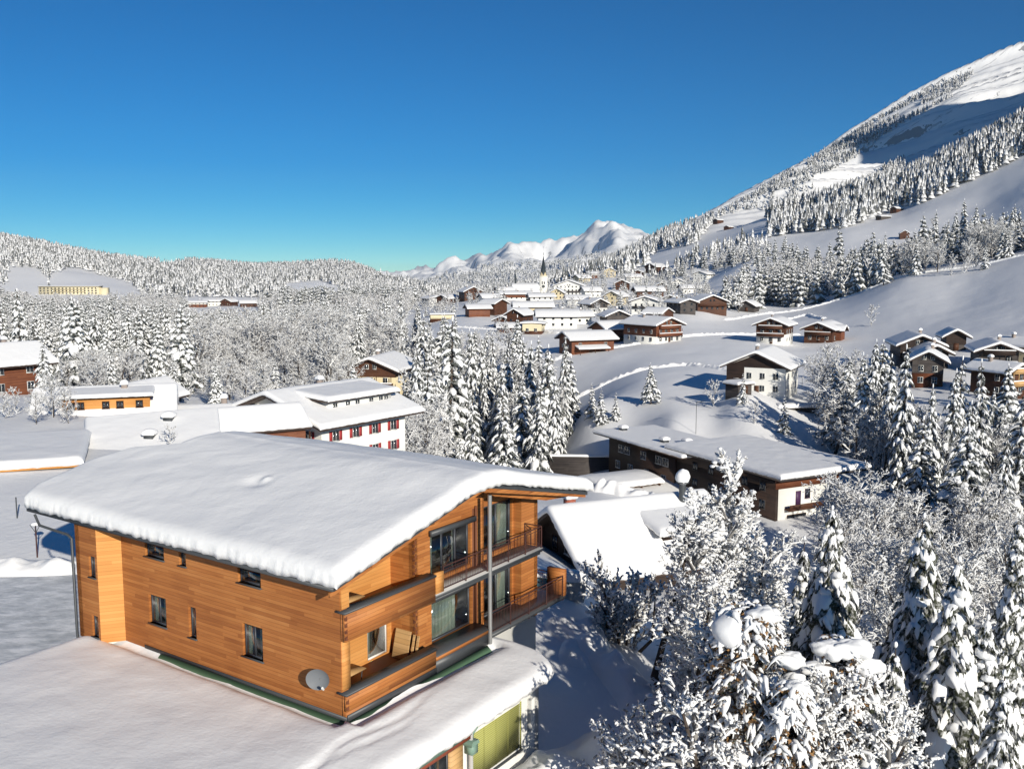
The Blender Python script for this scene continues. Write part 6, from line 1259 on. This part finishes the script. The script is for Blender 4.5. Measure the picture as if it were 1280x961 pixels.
MB().box(-5.5, 5.5, -0.4, 0.4, -1, 0.9).obj('stones', WOODG, lw); sn = MB(); snow_slab(sn, lambda s, t_: (-5.8 + s * 11.6, -1.2 + t_ * 2.8, 0.9 + 0.0 * s), 11.6, 2.8, 0.8, 0.7, 1, 0.08, 0.4, fine=0.4, seed=70); sn.obj('snow_cap', SNOW, lw, True)
q = at(846, 431, 352); car = thing('parked_car', (q[0], 352, Hs(q[0], 352)), R(-15), 'dark car parked right of the balconied chalet at the village edge', 'car')
MB().prism([(-2.1, 0.35), (2.1, 0.35), (2.15, 0.8), (1.2, 0.95), (0.7, 1.4), (-1.3, 1.45), (-2.0, 0.95)], 'y', -0.85, 0.85).obj('body', DARK, car); MB().prism([(0.62, 1.36), (1.1, 0.98), (-1.7, 0.98), (-1.25, 1.38)], 'y', -0.86, 0.86).obj('windows', DGLASS, car)
for x in (-1.3, 1.35):
    for y in (-0.8, 0.8): MB().tube([(x, y - 0.12, 0.33), (x, y + 0.12, 0.33)], 0.33, 12).obj('wheel', BARK, car)
sn = MB(); blob(sn, (-0.3, 0, 1.45), 1.0, 0.75, 0.18, 6, 1); sn.obj('snow_cap', SNOW, car, True)
q = at(735, 552, 176); rw = thing('retaining_wall', (q[0] - 1, 178, Hs(q[0], 178)), R(-4), 'long dark wall with a snow rim beside the road behind the timber house', 'wall')
MB().box(-6, 9, 0, 0.5, -3, 3.4).obj('wall', WOODG, rw); sn = MB(); snow_slab(sn, lambda s, t_: (-6.1 + s * 15.2, -0.15 + t_ * 0.8, 3.4 + 0 * s), 15.2, 0.8, 0.35, 0.3, 1, 0.03, 0.4); sn.obj('snow_cap', SNOW, rw, True)
q = at(1088, 770, 48); shd = thing('garden_shed', (q[0], 48, Hs(q[0], 48) - 0.5), R(35), 'small shed with a snowy monopitch roof behind the foreground spruces', 'shed')
MB().box(-2, 2, -3, 3, -1, 2.2).obj('wall', WOODK, shd); MB().prism([(-2.4, 2.2), (2.4, 3.2), (2.4, 3.35), (-2.4, 2.35)], 'y', -3.4, 3.4).obj('roof', WOODG, shd)
sn = MB(); snow_slab(sn, lambda s, t_: (-2.4 + s * 4.8, -3.4 + t_ * 6.8, 2.36 + s * 1.0), 4.8, 6.8, 0.45, 0.4, 1, 0.04, 0.4, fine=0.3); sn.obj('roof_snow', SNOW, shd, True)

# ------------------------------------------------------------------ thin winter haze
hz_ = MB().box(-14500, 16500, -200, 12600, -260, 1150)
HM = bpy.data.materials.new('haze'); HM.use_nodes = True; n = HM.node_tree.nodes; n.remove(n['Principled BSDF']); pv = n.new('ShaderNodeVolumePrincipled')
pv.inputs['Color'].default_value = (0.62, 0.8, 1.0, 1); pv.inputs['Density'].default_value = 0.000024; pv.inputs['Anisotropy'].default_value = 0.0
HM.node_tree.links.new(pv.outputs[0], n['Material Output'].inputs['Volume']); HM.cycles.homogeneous_volume = True
hz_.obj('haze', HM, kind='stuff')
